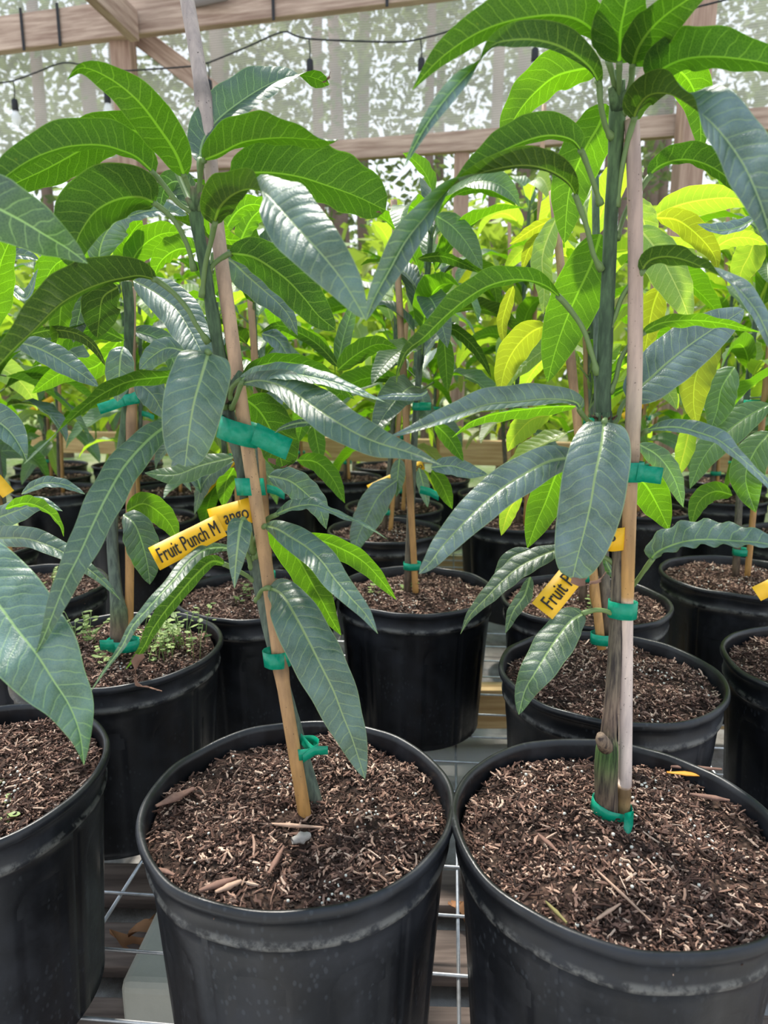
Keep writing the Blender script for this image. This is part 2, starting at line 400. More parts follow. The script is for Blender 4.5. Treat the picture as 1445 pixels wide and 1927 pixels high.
# ------------------------------------------------------------------ wire bench, planks and block
bench = empty('wire_bench', (0, .3, -.012), 'galvanised wire mesh bench top carrying the black pots', 'bench')
ang = math.radians(5.4); ca, sa = math.cos(ang), math.sin(ang)
b = MB()
def rotp(x, y): return (x*ca + (y-.747)*sa*1.0 + .0915, .747 + (y-.747)*ca - x*sa*.95)
k = -3
while k < 27:
    y = .747+.0872*k
    b.tube([(*rotp(x, y), -.003) for x in (-1.5, 0, 1.7)], .0022, 6); k += 1
b.build('cross_wire', WIRE, bench, org=(0,.3,0))
b = MB()
for k in range(-9, 12):
    x = .145*k; b.tube([(*rotp(x, y), -.0073) for y in (.42, 1.5, 3.0)], .0024, 6)
b.build('long_wire', WIRE, bench, org=(0,.3,0))
b = MB()
for x in (-1.5, 1.7): b.tube([(*rotp(x, y), -.005) for y in (.42, 3.0)], .005, 8)
b.build('edge_rod', WIRE, bench, org=(0,.3,0))
def plank(p0, p1, w, h, m, label, group=None):
    b = MB(); b.beam(p0, p1, w, h); o = b.build('wooden_plank', m, smooth=False)
    tag(o, label, 'plank', group); md = o.modifiers.new('bevel', 'BEVEL'); md.width = .003; md.segments = 2; return o
plank((-1.6, 1.42, -.069), (1.8, 1.40, -.069), .045, .09, WOODY, 'knotty yellow plank on edge under the wire bench between the centre pots')
plank((-1.6, 2.5, -.069), (1.8, 2.46, -.069), .045, .09, WOODY, 'yellow plank under the far end of the wire bench')
for i, y in enumerate((.50, .60, .70, .82, .94)):
    plank((-1.4, y+.03, -.13), (1.5, y-.06, -.13), .075, .02, WOODD, 'dark weathered slat under the two front pots, %s from the front' % 'first second third fourth fifth'.split()[i], 'dark slats under the bench')
b = MB(); b.box((0,0,0), (.13,.18,.08)); o = b.build('concrete_block', CONC, smooth=False); o.location = (-.237, .765, -.085); o.rotation_euler = (0,0,-.05)
md = o.modifiers.new('bevel', 'BEVEL'); md.width = .012; md.segments = 3
tag(o, 'pale concrete block under the wires left of the front centre pot', 'block')
# dry leaves under the wires
for i in range(7):
    b = MB(); x, y = U(-.36,-.27), U(.74,.88)
    if i > 4: x, y = U(.1,.16), U(.7,.9)
    pts = []
    for t in range(7):
        f = t/6; w = .012*math.sin(math.pi*min(1, f+.05)); zc = .012*math.sin(f*4+i)
        for s in (-1, 0, 1): pts.append((x+(f-.5)*.06*math.cos(i)-s*w*math.sin(i), y+(f-.5)*.06*math.sin(i)+s*w*math.cos(i), -.112+zc+abs(s)*.008))
    b.add(pts, [(3*k+j, 3*k+j+1, 3*k+j+4, 3*k+j+3) for k in range(6) for j in range(2)])
    o = b.build('dry_leaf', simple('dry_leaf_brown', (.30,.15,.07), .8) if i == 0 else bpy.data.materials['dry_leaf_brown'])
    tag(o, 'curled dry brown leaf lying below the bench wires', 'leaf', 'fallen leaves under the bench')

# ------------------------------------------------------------------ pots
POT_H, RT, RB = .255, .145, .122
def pot_mesh(nseg, detail=True):
    prof = [(RB*.3, -.011, 0), (RB-.008, -.011, 0), (RB, -.006, 0)]
    nz = 26 if detail else 4
    for i in range(nz+1):
        f = i/nz; z = -.004+(.213+.004)*f; prof.append((RB+(.1365-RB)*f, z, 1))
    prof += [(.1395, .2165, 0), (.1405, .2175, 0), (.1410, .222, 0), (.1395, .2235, 0), (.1402, .236, 0), (.1408, .2435, 0), (.1436, .2445, 0), (.1458, .247, 0), (.1463, .2505, 0), (.1450, .2545, 0), (.1425, .2555, 0), (.1398, .254, 0), (.1385, .249, 0), (.1375, .235, 0), (.132, .16, 0)]
    b = MB(); n = nseg
    for (r, z, pan) in prof:
        for k in range(n):
            th = 2*math.pi*k/n; rr = r
            if pan and detail:                       # shallow arched panels pressed into the wall
                ph = (th*10/(2*math.pi)) % 1; dx = abs(ph-.5)*2; w = .62; top = .165+.025*math.sqrt(max(0, 1-(dx/w)**2))
                ins = sm((w-dx)/.09)*sm((top-z)/.007); rr -= .0022*ins
                ph2 = (th*5/(2*math.pi)) % 1
                rr -= .0022*sm(1-abs(ph2-.5)/.02)
            if detail: wob = noise.noise(Vector((math.cos(th)*2.2, math.sin(th)*2.2, z*3))); rr *= 1+.012*wob*min(1, z/.2)
            b.v.append((rr*math.cos(th), rr*math.sin(th), z+(.0025*noise.noise(Vector((math.cos(th)*3, math.sin(th)*3, 7))) if detail and z > .2 else 0)))
    m = len(prof)
    for i in range(m-1):
        for k in range(n):
            a = i*n+k; c = i*n+(k+1) % n; b.f.append((a, c, c+n, a+n)); b.mi.append(0)
    b.f.append(tuple(reversed(range(n)))); b.mi.append(0)
    return b.mesh('nursery_pot', POT)
POT_HI = pot_mesh(200); POT_LO = pot_mesh(56, False)
def soilz(x, y, amp=1.0, seed=0):
    r = math.hypot(x, y)/.135
    return .236 + amp*(.010*(1-r*r) + .010*(noise.noise(Vector((x*18+seed, y*18, seed)))) + .004*noise.noise(Vector((x*70, y*70+seed, 2))))
def soil_mesh(n, seed):
    b = MB(); b.v.append((0,0,soilz(0,0,1,seed))); rings = n//2
    for i in range(1, rings+1):
        r = .1378*i/rings
        for k in range(n):
            th = 2*math.pi*k/n; x, y = r*math.cos(th), r*math.sin(th); b.v.append((x, y, soilz(x, y, 1, seed)-(.006 if i == rings else 0)))
    for k in range(n): b.f.append((0, 1+k, 1+(k+1) % n)); b.mi.append(0)
    for i in range(rings-1):
        for k in range(n): a = 1+i*n+k; c = 1+i*n+(k+1) % n; b.f.append((a, a+n, c+n, c)); b.mi.append(0)
    return b.mesh('soil', SOIL)
def chips_mesh(n, seed, big=1.0):
    rs = random.Random(seed); b = MB()
    for i in range(n):
        r = .134*math.sqrt(rs.random()); th = rs.random()*6.283; x, y = r*math.cos(th), r*math.sin(th)
        l = rs.choice((.0022,.003,.003,.004,.005,.006,.009,.013))*rs.uniform(.7,1.35)*big
        if i % 70 == 0: l = rs.uniform(.014,.026)*big
        w = min(l*.5, rs.uniform(.0007,.0026)*big); h = rs.uniform(.0005,.0014)*big
        dens = noise.noise(Vector((x*22+seed*3, y*22, 5)))
        if dens < -.12 and rs.random() < .7: continue
        q = Matrix.Rotation(rs.random()*6.283, 3, 'Z') @ Matrix.Rotation(rs.gauss(0, .30), 3, 'Y') @ Matrix.Rotation(rs.gauss(0, .6), 3, 'X')
        z = soilz(x, y, 1, seed)+h*.5+rs.uniform(0, .003)
        c = Vector((x, y, z)); h3 = Vector((l/2, w/2, h/2)); vs = []
        for sx in (-1, -.25, .35, 1):
            bend = (rs.random()-.5)*w*1.3; tp = 1 if abs(sx) < .9 else rs.uniform(.15,.8)
            for sy, sz in ((-1,-1),(1,-1),(1,1),(-1,1)):
                vs.append(c+q @ Vector((sx*h3.x, sy*h3.y*tp+bend, sz*h3.z)))
        fs = [(0,3,2,1), (12,13,14,15)]
        for s in range(3):
            for e in range(4): fs.append((4*s+e, 4*s+(e+1) % 4, 4*s+4+(e+1) % 4, 4*s+4+e))
        b.add(vs, fs)
    return b.mesh('wood_chips', CHIP, smooth=False)
ICO = None
def beads_mesh(n, seed):
    rs = random.Random(seed); b = MB()
    bm = bmesh.new(); bmesh.ops.create_icosphere(bm, subdivisions=1, radius=1); vs0 = [v.co.copy() for v in bm.verts]; fs0 = [tuple(v.index for v in f.verts) for f in bm.faces]; bm.free()
    cl = [(rs.uniform(-.1,.1), rs.uniform(-.1,.1)) for _ in range(6)]
    for i in range(n):
        if i % 3:
            c = cl[i % 6]; x, y = c[0]+rs.gauss(0,.012), c[1]+rs.gauss(0,.012)
        else: r = .13*math.sqrt(rs.random()); t = rs.random()*6.28; x, y = r*math.cos(t), r*math.sin(t)
        if math.hypot(x, y) > .13: continue
        rr = rs.uniform(.0007,.0019); c = Vector((x, y, soilz(x, y, 1, seed)+.003)); b.add([c+v*rr for v in vs0], fs0)
    return b.mesh('fertilizer_beads', BEAD)
SOILS = [soil_mesh(90, s) for s in (1, 2, 3)]
CH_HI = [chips_mesh(10500, s) for s in (1, 2, 3)]; CH_MID = [chips_mesh(3200, s, 1.3) for s in (1, 2, 3)]; CH_LO = [chips_mesh(700, s, 1.9) for s in (1, 2, 3)]
BEADS = [beads_mesh(90, s) for s in (1, 2, 3)]
def link(name, me, parent, loc=(0,0,0), rot=(0,0,0), kind=None):
    o = bpy.data.objects.new(name, me); COL.objects.link(o); o.parent = parent; o.location = loc; o.rotation_euler = rot
    if kind: o['kind'] = kind
    return o
def potted(x, y, lod, label, i=0, group=None, rz=0, sx=1, sy=1):
    """the root of one potted tree, with its pot and soil"""
    root = empty('potted_mango_tree', (x, y, 0), label, 'potted tree', group)
    p = link('nursery_pot', POT_HI if lod < 2 else POT_LO, root, rot=(0,0,rz)); p.scale = (sx, sy, 1)
    s = link('soil', SOILS[i % 3], root, rot=(0,0,rz)); 
    link('wood_chips', (CH_HI, CH_MID, CH_LO)[lod][i % 3], root, rot=(0,0,rz), kind='stuff')
    if lod < 2: link('fertilizer_beads', BEADS[i % 3], root, rot=(0,0,rz), kind='stuff')
    return root

# ------------------------------------------------------------------ stems, stakes, tape, tags
def tubepart(name, root, pts, radii, cols, m, n=14, k=40, nodes=None, lump=0):
    P = [Vector(p) for p in pts]; S, _ = crom_len([(*p, r, *c) for p, r, c in zip(P, radii, cols)], lambda s: s[:3], k)
    path = [Vector(s[:3]) for s in S]; rr = [s[3] for s in S]; cc = [tuple(max(0, x) for x in s[4:7]) for s in S]
    if nodes:
        for t, extra in nodes:
            for i in range(len(rr)):
                d = abs(i/k-t)*k; rr[i] *= 1+extra*max(0, 1-d/1.6)
                if d < 1.0: cc[i] = tuple(x*.55 for x in cc[i])
    if lump:
        rr = [r*(1+lump*noise.noise(Vector((i*.35, 3, len(pts))))) for i, r in enumerate(rr)]
    b = MB(); b.tube(path, rr, n, True, cc); return b.build(name, m, root)
def ribbon(name, root, path, wv, width, m, thick=.0004, k=None):
    """a flat strip along path; wv = width direction(s)"""
    P = [Vector(p) for p in path]
    if k: S, _ = crom_len([tuple(p) for p in P], lambda s: s, k); P = [Vector(s) for s in S]
    b = MB(); vs = []
    for i, p in enumerate(P):
        w = Vector(wv).normalized(); w = w*(width/2); jit = .0003*math.sin(i*1.7)
        d = (P[min(i+1, len(P)-1)]-P[max(0, i-1)]); nn = d.cross(w); nn = nn.normalized() if nn.length > 1e-9 else Vector((0,1,0))
        vs += [p+w+nn*(thick/2+jit), p-w+nn*(thick/2+jit), p-w-nn*(thick/2-jit), p+w-nn*(thick/2-jit)]
    fs = [(0,1,2,3)]; n = len(P)
    for i in range(n-1):
        for e in range(4): fs.append((4*i+e, 4*i+(e+1) % 4, 4*i+4+(e+1) % 4, 4*i+4+e))
    fs.append((4*n-1, 4*n-2, 4*n-3, 4*n-4)); b.add(vs, fs)
    return b.build(name, m, root)
def band(root, c, a, bb, width, axis=(0,0,1), xdir=(1,0,0)):
    """green tape wound round stem and stake: an oval loop"""
    X = Vector(xdir).normalized(); Z = Vector(axis).normalized(); Y = Z.cross(X).normalized(); c = Vector(c)
    pts = [c+X*(a*math.cos(t*6.2832/28))+Y*(bb*math.sin(t*6.2832/28)) for t in range(29)]
    return ribbon('tie_tape', root, pts, Z, width, TAPE)
def text_mesh(body):
    cu = bpy.data.curves.new('lettering', 'FONT'); cu.body = body; cu.size = 1; cu.offset = 0; cu.align_x = 'LEFT'; cu.extrude = .004; cu.resolution_u = 3
    ob = bpy.data.objects.new('tmp', cu); COL.objects.link(ob); bpy.context.view_layer.update()
    me = bpy.data.meshes.new_from_object(ob.evaluated_get(bpy.context.evaluated_depsgraph_get())); bpy.data.objects.remove(ob)
    me.materials.clear(); me.materials.append(INK); w = max(v.co.x for v in me.vertices); return me, w
def name_tag(root, p0, p1, h, body, text0=.06, text1=.97, curl=0, name='name_tag', tsize=.88):
    """yellow strip from p0 (text start) to p1, with printed words"""
    p0 = Vector(p0); p1 = Vector(p1); d = p1-p0; L = d.length; d.normalize()
    view = ((p0+p1)/2-CAM).normalized(); wv = view.cross(d).normalized()
    if wv.z > 0: wv = -wv
    wv = -wv; nrm = d.cross(wv).normalized()
    if nrm.dot(view) > 0: nrm = -nrm
    pts = [p0+d*L*t/10+nrm*(-curl*math.sin(math.pi*t/10)) for t in range(11)]
    tg = ribbon(name, root, pts, wv, h, TAGM, .0005)
    if body:
        me, w = text_mesh(body); me.name = 'lettering'
        s = L*(text1-text0)/w; sy = h*tsize
        M = Matrix(((d.x*s, wv.x*sy, nrm.x*.1), (d.y*s, wv.y*sy, nrm.y*.1), (d.z*s, wv.z*sy, nrm.z*.1)))
        org = p0+d*L*text0-wv*h*.28+nrm*.0011
        for v in me.vertices:
            q = org+M @ v.co; t = (q-p0).dot(d)/L; q += nrm*(-curl*math.sin(math.pi*max(0, min(1, t)))); v.co = q-parent_loc(root)
        me.update(); o = bpy.data.objects.new('lettering', me); COL.objects.link(o); o.parent = tg
    return tg

# ------------------------------------------------------------------ leaves
def prof(t, be, te):
    tm = be/(be+te); mx = (tm**be)*((1-tm)**te); return (max(t, 0)**be)*(max(1-t, 0)**te)/mx
def leaf(root, pts, Wp, cs, face='u', m=None, be=.62, te=.92, s=None, pet=None, n=34, wave=None, name='leaf', petr=.0021, tipbrown=False):
    """A mango leaf. pts: midrib (u,v,Y) base->tip; Wp: half width (px at mid depth); cs: how far the left/right half
    is turned to the viewer (1 flat on, 0 edge on); face: which side shows."""
    m = m or L_DEEP
    if not isinstance(cs, list): cs = [cs]
    if len(cs) == 1: cs = cs*2
    NP = len(pts)-1
    full = []
    for i, p in enumerate(pts):
        t = i/NP*(len(cs)-1); j = min(int(t), len(cs)-2); f = t-j
        c = [cs[j][q]*(1-f)+cs[j+1][q]*f for q in (0, 1)]
        full.append((*p, *c))
    S, L = crom_len(full, lambda q: at(q[0], q[1], q[2]), n)
    P = [at(q[0], q[1], q[2]) for q in S]
    mid = P[len(P)//2]; Wm = Wp/F*depth(mid)
    du = pts[-1][0]-pts[0][0]; dv = pts[-1][1]-pts[0][1]
    nvv = -du                                       # image-v of the left normal of the chord
    if s is None:
        up_is_left = nvv < 0
        sl = (1 if up_is_left else -1)*(1 if face == 'u' else -1); s = (sl, -sl)
    wave = wave or (U(.05,.11), U(3.5,6), U(0, 6.28))
    K = (-1, -.8, -.55, -.3, -.1, 0, .1, .3, .55, .8, 1)
    b = MB(); met = []; rel = []
    rx, ux = Vector((1,0,0)), Vector((0, SP, CP))
    prevn = None
    gut = U(.08,.16)
    for i, q in enumerate(S):
        t = i/n; a = S[max(0, i-1)]; c = S[min(n, i+1)]
        tx, ty = c[0]-a[0], c[1]-a[1]; l = math.hypot(tx, ty) or 1e-6; nx, ny = ty/l, -tx/l
        if prevn is not None:
            if nx*prevn[0]+ny*prevn[1] < -.6: nx, ny = -nx, -ny
            nx, ny = nx*.6+prevn[0]*.4, ny*.6+prevn[1]*.4; l = math.hypot(nx, ny); nx, ny = nx/l, ny/l
        prevn = (nx, ny)
        nh = rx*nx-ux*ny; vh = (P[i]-CAM).normalized(); nh = (nh-vh*nh.dot(vh)).normalized()
        w = Wm*prof(t, be, te)*min(1, (i+.4)/1.2)
        cl = max(-1, min(1, q[3])); cr_ = max(-1, min(1, q[4]))
        eL = nh*cl+vh*s[0]*math.sqrt(1-cl*cl); eR = -nh*cr_+vh*s[1]*math.sqrt(1-cr_*cr_)
        T = (P[min(n, i+1)]-P[max(0, i-1)]).normalized()
        Nn = (eL-eR).cross(T)
        Nn = Nn.normalized() if Nn.length > 1e-4 else vh
        if Nn.dot(vh)*(1 if cl+cr_ >= 0 else -1) > 0: sgn = -1
        else: sgn = 1
        Nn = Nn*sgn                                 # toward viewer where c>0
        if face == 'd': Nf = -Nn
        else: Nf = Nn
        for kx in K:
            e = eL if kx < 0 else eR; ax = abs(kx)
            p = P[i]+e*(w*ax)
            p += Nf*(w*(gut*math.sin(ax*math.pi)*.6))
            p += Nf*(w*wave[0]*ax*ax*math.sin(t*wave[1]*6.283+wave[2]+(1.3 if kx > 0 else 0)))
            b.v.append(tuple(p)); met.append((kx*w, t*L)); rel.append((kx, t))
    nk = len(K)
    for i in range(n):
        for k in range(nk-1):
            a = i*nk+k; f = (a, a+1, a+nk+1, a+nk)
            b.f.append(f); b.mi.append(0)
    # orientation: left edge first; normal of (a, a+1, ...) points so that for face 'u' it faces the viewer
    i0 = n//2 if abs(S[n//2][3]+S[n//2][4]) > .3 else n*3//4
    a = Vector(b.v[i0*nk]); c = Vector(b.v[i0*nk+nk-1]); d = Vector(b.v[(i0+1)*nk])
    nn = (c-a).cross(d-a); vis = nn.dot(CAM-a) > 0
    want = (face == 'u') == ((S[i0][3]+S[i0][4]) >= 0)
    if vis != want: b.f = [tuple(reversed(f)) for f in b.f]
    b.uv = {'Metric': met, 'Rel': rel}
    lf = b.build(name, m, root)
    if pet:
        pp = [at(*x) for x in pet]; pp.append(P[0]); pp.append(P[1])
        Sx, _ = crom_len([tuple(p) for p in pp], lambda q: q, 14); r0 = petr
        tb = MB(); tb.tube([Vector(q) for q in Sx], [r0*(1.55 if i < 2 else (1.15 if i > 10 else 1)) for i in range(15)], 8)
        o = tb.build('petiole', PETM, lf)
    return lf
PETM = simple('petiole_green', (.13,.20,.065), .5, nscale=60, namt=.2)
DRY = simple('dry_brown', (.17,.09,.06), .8, nscale=80, namt=.4)
def dry_tip(root, pts, w):
    b = MB(); vs = []
    S, _ = crom_len([tuple(at(*p)) for p in pts], lambda q: q, 10)
    for i, q in enumerate(S):
        p = Vector(q); ww = w*(.4+.6*math.sin(i*1.3))*(1-i/11); a = i*.5
        d = Vector((math.cos(a), .5*math.sin(a), .4*math.sin(a))); vs += [p-d*ww, p+Vector((0,-.002,0)), p+d*ww]
    b.add(vs, [(3*k+j, 3*k+j+1, 3*k+j+4, 3*k+j+3) for k in range(10) for j in range(2)])
    return b.build('dry_leaf_tip', DRY, root)
def weed(root, x, y, n, spread, h, seed, m):
    """a tuft of small weed seedlings growing in the soil"""
    if 1 < n <= 9:
        for q in range(n): weed(root, x+U(-spread,spread), y+U(-spread,spread), 1, .001, h, seed*31+q, m)
        return
    rs = random.Random(seed); b = MB()
    for i in range(n):
        px, py = x+rs.gauss(0, spread), y+rs.gauss(0, spread)
        if math.hypot(px, py) > .125: continue
        z0 = .238; hh = h*rs.uniform(.4, 1.1); tx, ty = px+rs.gauss(0,.012), py+rs.gauss(0,.012)
        b.tube([(px, py, z0-.01), ((px+tx)/2, (py+ty)/2, z0+hh*.6), (tx, ty, z0+hh)], .0005, 4)
        for lv in range(rs.choice((2, 4, 5))):
            a = rs.random()*6.28; z = z0+hh*(1-.14*lv); L = rs.uniform(.006,.013); w = L*.36; d = Vector((math.cos(a), math.sin(a), rs.uniform(-.1,.5))); s = Vector((-math.sin(a), math.cos(a), 0)); c = Vector((tx, ty, z))
            b.add([c, c+d*L*.35+s*w, c+d*L*.8+s*w*.8, c+d*L, c+d*L*.8-s*w*.8, c+d*L*.35-s*w, c+d*L*.5-Vector((0,0,.001))], [(0,1,6), (1,2,6), (2,3,6), (3,4,6), (4,5,6), (5,0,6)], 0)
    b.v = [tuple(Vector(v)+root.location) for v in b.v]
    return b.build('weed_seedling', m, root)
def weed_mat():
    m, nt, out = mat('weed_green'); T = NT(nt)
    g = T.n('ShaderNodeNewGeometry'); c = T.mix(g.outputs['Random Per Island'], (.14,.22,.07), (.42,.52,.20))
    p = T.pbr(c, .5, .3); tl = T.n('ShaderNodeBsdfTranslucent'); tl.inputs[0].default_value = (.3,.5,.1,1); mx = T.n('ShaderNodeMixShader'); mx.inputs[0].default_value = .35
    T.l(p, mx.inputs[1]); T.l(tl.outputs[0], mx.inputs[2]); T.l(mx.outputs[0], out.inputs[0]); return m
WEED = weed_mat()
# ------------------------------------------------------------------ A: front left tree (only its pot and two leaves in view)
GR = (.13,.165,.12); BRN = (.20,.14,.095); GRN = (.085,.14,.07); TAN = (.46,.27,.13); PALE = (.60,.44,.37); GOLD = (.50,.26,.075); GREY = (.42,.34,.29)
rA = potted(-.43, .63, 0, 'mango tree in dusty black pot at the left edge, huge veined leaf over its rim', 0, rz=.4)
tubepart('trunk', rA, [(-.44,.64,.23), (-.45,.64,.6), (-.46,.65,1.0)], [.008,.006,.005], [BRN, GR, GRN], BARK)
tubepart('bamboo_stake', rA, [(-.455,.625,.22), (-.47,.63,1.25)], [.006,.006], [TAN, PALE], STAKE)
leaf(rA, [(-110,1000,.5), (-55,1070,.48), (0,1141,.46), (33,1186,.45), (66,1227,.44), (100,1280,.44), (130,1327,.44), (150,1380,.44), (158,1440,.44)], 84, [(1,1),(1,1),(1,.9),(.8,.7)], 'u', L_TEAL, be=.62, te=.98, n=44, pet=[(-150,950,.55), (-130,975,.52)])
leaf(rA, [(-120,330,.46), (-60,364,.45), (0,394,.44), (42,416,.44), (83,441,.44), (125,466,.45), (165,496,.45)], 62, [(.95,.95)], 'u', L_DARK, s=(-1,1), pet=[(-170,420,.5), (-150,360,.48)])
leaf(rA, [(-60,772,.6), (-15,788,.59), (18,812,.58), (40,845,.57), (50,868,.57)], 34, [(1,.7)], 'u', L_TEAL)
leaf(rA, [(-80,1006,.62), (-20,1013,.6), (42,1013,.58), (84,1024,.57), (125,1043,.57), (165,1070,.56), (200,1100,.56), (227,1130,.56)], 27, [(.9,.6),(.9,.6),(.8,.8)], 'u', L_TEAL)
leaf(rA, [(-50,990,.68), (0,973,.67), (40,958,.66), (80,946,.66), (118,962,.66)], 26, [(.8,.9)], 'u', L_TEAL)
leaf(rA, [(10,958,.64), (50,948,.63), (85,960,.62), (110,985,.62), (120,1010,.62)], 20, [(.8,.2)], 'd', L_MID)
leaf(rA, [(-10,530,.7), (20,545,.69), (50,560,.68), (72,505,.68)], 18, [(.7,.3)], 'u', L_TEAL)
leaf(rA, [(-40,640,.66), (-10,560,.66), (0,500,.65), (20,450,.65), (30,430,.65)], 34, [(.9,.9)], 'd', L_MID)
weed(rA, .06, -.03, 5, .018, .012, 3, WEED); weed(rA, .035, -.07, 5, .014, .012, 5, WEED)

# ------------------------------------------------------------------ B: front centre tree
rB = potted(-.079, .589, 0, 'front centre mango tree leaning on a golden bamboo stake, yellow tag in view', 1, rz=1.1)
YB = .60
tubepart('bamboo_stake', rB, [at(573,1532,.578)-Vector((0,0,.03)), at(573,1532,.578), at(530,1270,.585), at(500,1060,.60), at(470,870,.615), at(440,660,.63), at(410,440,.65), at(383,190,.68), at(352,0,.71), at(330,-120,.74)],
         [.0062,.0062,.0060,.0060,.0061,.0062,.0064,.0066,.0066,.0066], [GOLD, GOLD, TAN, TAN, (.50,.31,.16), (.52,.33,.21), (.48,.34,.25), GREY, GREY, GREY], STAKE, k=90, nodes=[(.20,.22), (.80,.22)])
tubepart('trunk', rB, [at(600,1500,.60)-Vector((0,0,.02)), at(585,1480,.60), at(545,1330,.605), at(515,1220,.612), at(490,1110,.62), at(472,1020,.625), at(458,890,.63), at(440,820,.63), at(424,765,.63), at(428,735,.63), at(412,660,.63), at(398,580,.63), at(385,500,.63), at(372,430,.63), at(368,392,.63)],
         [.0075,.007,.006,.0058,.0062,.0062,.0062,.0062,.0072,.0064,.0058,.0055,.0052,.0055,.0066], [BRN, GR, GR, GR, GR, (.10,.13,.09), (.10,.13,.09), GR, GR, GRN, GRN, GRN, GRN, (.08,.14,.06), (.10,.17,.07)], BARK, k=80, lump=.12)
# side bud knots at the growth joint
b = MB(); b.tube([at(428,745,.625), at(440,722,.615), at(452,700,.61)], [.0045,.0035,.0022], 10, True, [GR, GR, GRN]); b.tube([at(424,752,.62), at(412,738,.612)], [.005,.003], 10, True, [BRN, BRN]); b.build('side_shoot', BARK, rB)
b = MB()
for q in ((350,372), (378,362), (362,350), (372,344)): b.tube([at(368,398,.628), at((368+q[0])/2, (392+q[1])/2, .622), at(*q, .62)], [.004,.003,.0016], 8, True, [GRN, (.12,.19,.08), (.2,.16,.1)])
b.build('terminal_bud', BARK, rB)
D = L_DEEP
leaf(rB, [(348,335,.62), (330,288,.60), (299,241,.58), (263,194,.56), (222,158,.55), (177,133,.54), (148,129,.535), (126,150,.53)], 40, [(.9,1),(1,1),(.9,.9),(.5,.3)], 'd', D, pet=[(366,392,.628), (360,362,.625)])
leaf(rB, [(375,308,.64), (383,264,.66), (410,226,.68), (455,190,.70), (500,162,.72), (543,145,.735), (575,143,.74), (600,150,.745), (620,160,.75)], 44, [(.95,.5),(1,.5),(1,.45),(.9,.45),(.3,.2),(-.9,-.8),(-.9,-.8)], 'u', D, te=.6, pet=[(372,392,.63), (376,345,.635)])
dry_tip(rB, [(606,156,.745), (616,150,.745), (622,136,.745)], .004)
leaf(rB, [(380,304,.6), (415,290,.585), (455,270,.57), (500,262,.555), (545,260,.545), (595,264,.54), (637,262,.535)], 50, [(1,.12),(1,.1),(.9,.15),(.5,.4),(-.3,.5)], 'd', D, be=.5, te=.6, pet=[(372,392,.628), (376,340,.615)])
leaf(rB, [(432,332,.60), (458,328,.595), (505,326,.585), (560,333,.575), (616,350,.57), (671,370,.565), (726,396,.56)], 70, [(1,.25),(1,.25),(.95,.5),(.9,.7)], 'd', D, be=.45, te=.42, pet=[(372,395,.628), (395,360,.61)], n=40)
dry_tip(rB, [(712,398,.56), (720,404,.56)], .003)
leaf(rB, [(403,425,.60), (414,392,.58), (438,368,.55), (468,357,.52), (497,364,.49), (520,386,.47), (560,430,.45), (605,478,.435), (644,527,.425), (668,566,.42), (688,602,.42)], 66, [(-.6,-1),(-.5,-1),(-.1,-.6),(.8,.3),(1,.85),(1,1),(1,1),(1,1)], 'u', L_TEAL, be=.42, te=.62, s=(1,-1), pet=[(380,560,.628), (386,500,.62), (397,455,.61)], n=48, wave=(.12,5,1.))
leaf(rB, [(292,330,.615), (258,298,.60), (227,284,.58), (194,275,.56), (155,274,.54), (111,281,.52), (55,303,.50), (0,342,.48), (-60,400,.47)], 54, [(.15,.95)], 'd', D, be=.45, s=(1,1), pet=[(366,400,.628), (338,385,.625), (308,348,.62)], n=40)
leaf(rB, [(290,262,.67), (245,246,.66), (195,258,.65), (143,288,.64), (88,318,.63), (30,345,.62), (-20,372,.62)], 48, [(.75,.9)], 'd', D, pet=[(362,392,.63), (335,330,.65), (318,290,.66)])
leaf(rB, [(293,384,.61), (263,372,.595), (222,376,.575), (183,396,.555), (158,427,.54), (143,460,.53), (137,505,.525)], 66, [(.5,1),(.55,1),(.6,1)], 'd', D, be=.42, te=.6, pet=[(366,510,.628), (352,461,.622), (327,414,.616)], n=40)
leaf(rB, [(430,478,.625), (447,479,.62), (475,484,.615), (505,501,.61), (541,528,.605), (572,561,.60), (599,594,.60), (631,620,.60)], 44, [(1,.45),(1,.75),(1,.9)], 'd', D, be=.5, te=.6, pet=[(386,540,.632), (400,500,.63)], n=38)
leaf(rB, [(400,480,.67), (433,490,.68), (463,517,.69), (496,546,.70), (524,571,.70), (545,597,.70), (560,632,.70)], 31, [(.8,.9)], 'u', L_TEAL, pet=[(394,560,.632), (392,510,.65)])
leaf(rB, [(296,528,.61), (263,520,.59), (235,524,.57), (199,532,.55), (155,549,.52), (111,576,.49), (64,622,.465), (22,662,.45), (-40,730,.44)], 58, [(.1,.75),(.1,.95),(.1,1)], 'd', L_DARK, be=.5, s=(1,1), pet=[(392,645,.628), (368,610,.62), (355,585,.618), (327,552,.614)], n=40)
leaf(rB, [(392,664,.535), (388,678,.525), (377,715,.515), (365,758,.505), (356,811,.50), (348,878,.495)], 59, [(.9,.95),(1,1)], 'u', L_TEAL, be=.20, te=.36, s=(1,1), pet=[(430,740,.628), (428,715,.61)], n=38, wave=(.06,4,2))
leaf(rB, [(345,786,.56), (313,802,.55), (277,830,.53), (235,877,.51), (205,927,.49), (177,983,.475), (150,1043,.46), (122,1099,.45), (98,1160,.44), (80,1205,.44), (66,1232,.44)], 37, [(.9,.9),(.85,.9)], 'u', D, be=.6, te=.95, pet=[(426,765,.625), (385,775,.58)], n=46)
leaf(rB, [(395,700,.60), (355,702,.59), (315,709,.58), (249,717,.56), (205,735,.54), (160,765,.52), (119,803,.50), (85,835,.49), (44,874,.48)], 27, [(.5,.5),(.5,.6),(.5,.6),(.1,.3),(-.6,-.6)], 'd', D, pet=[(426,745,.625)])
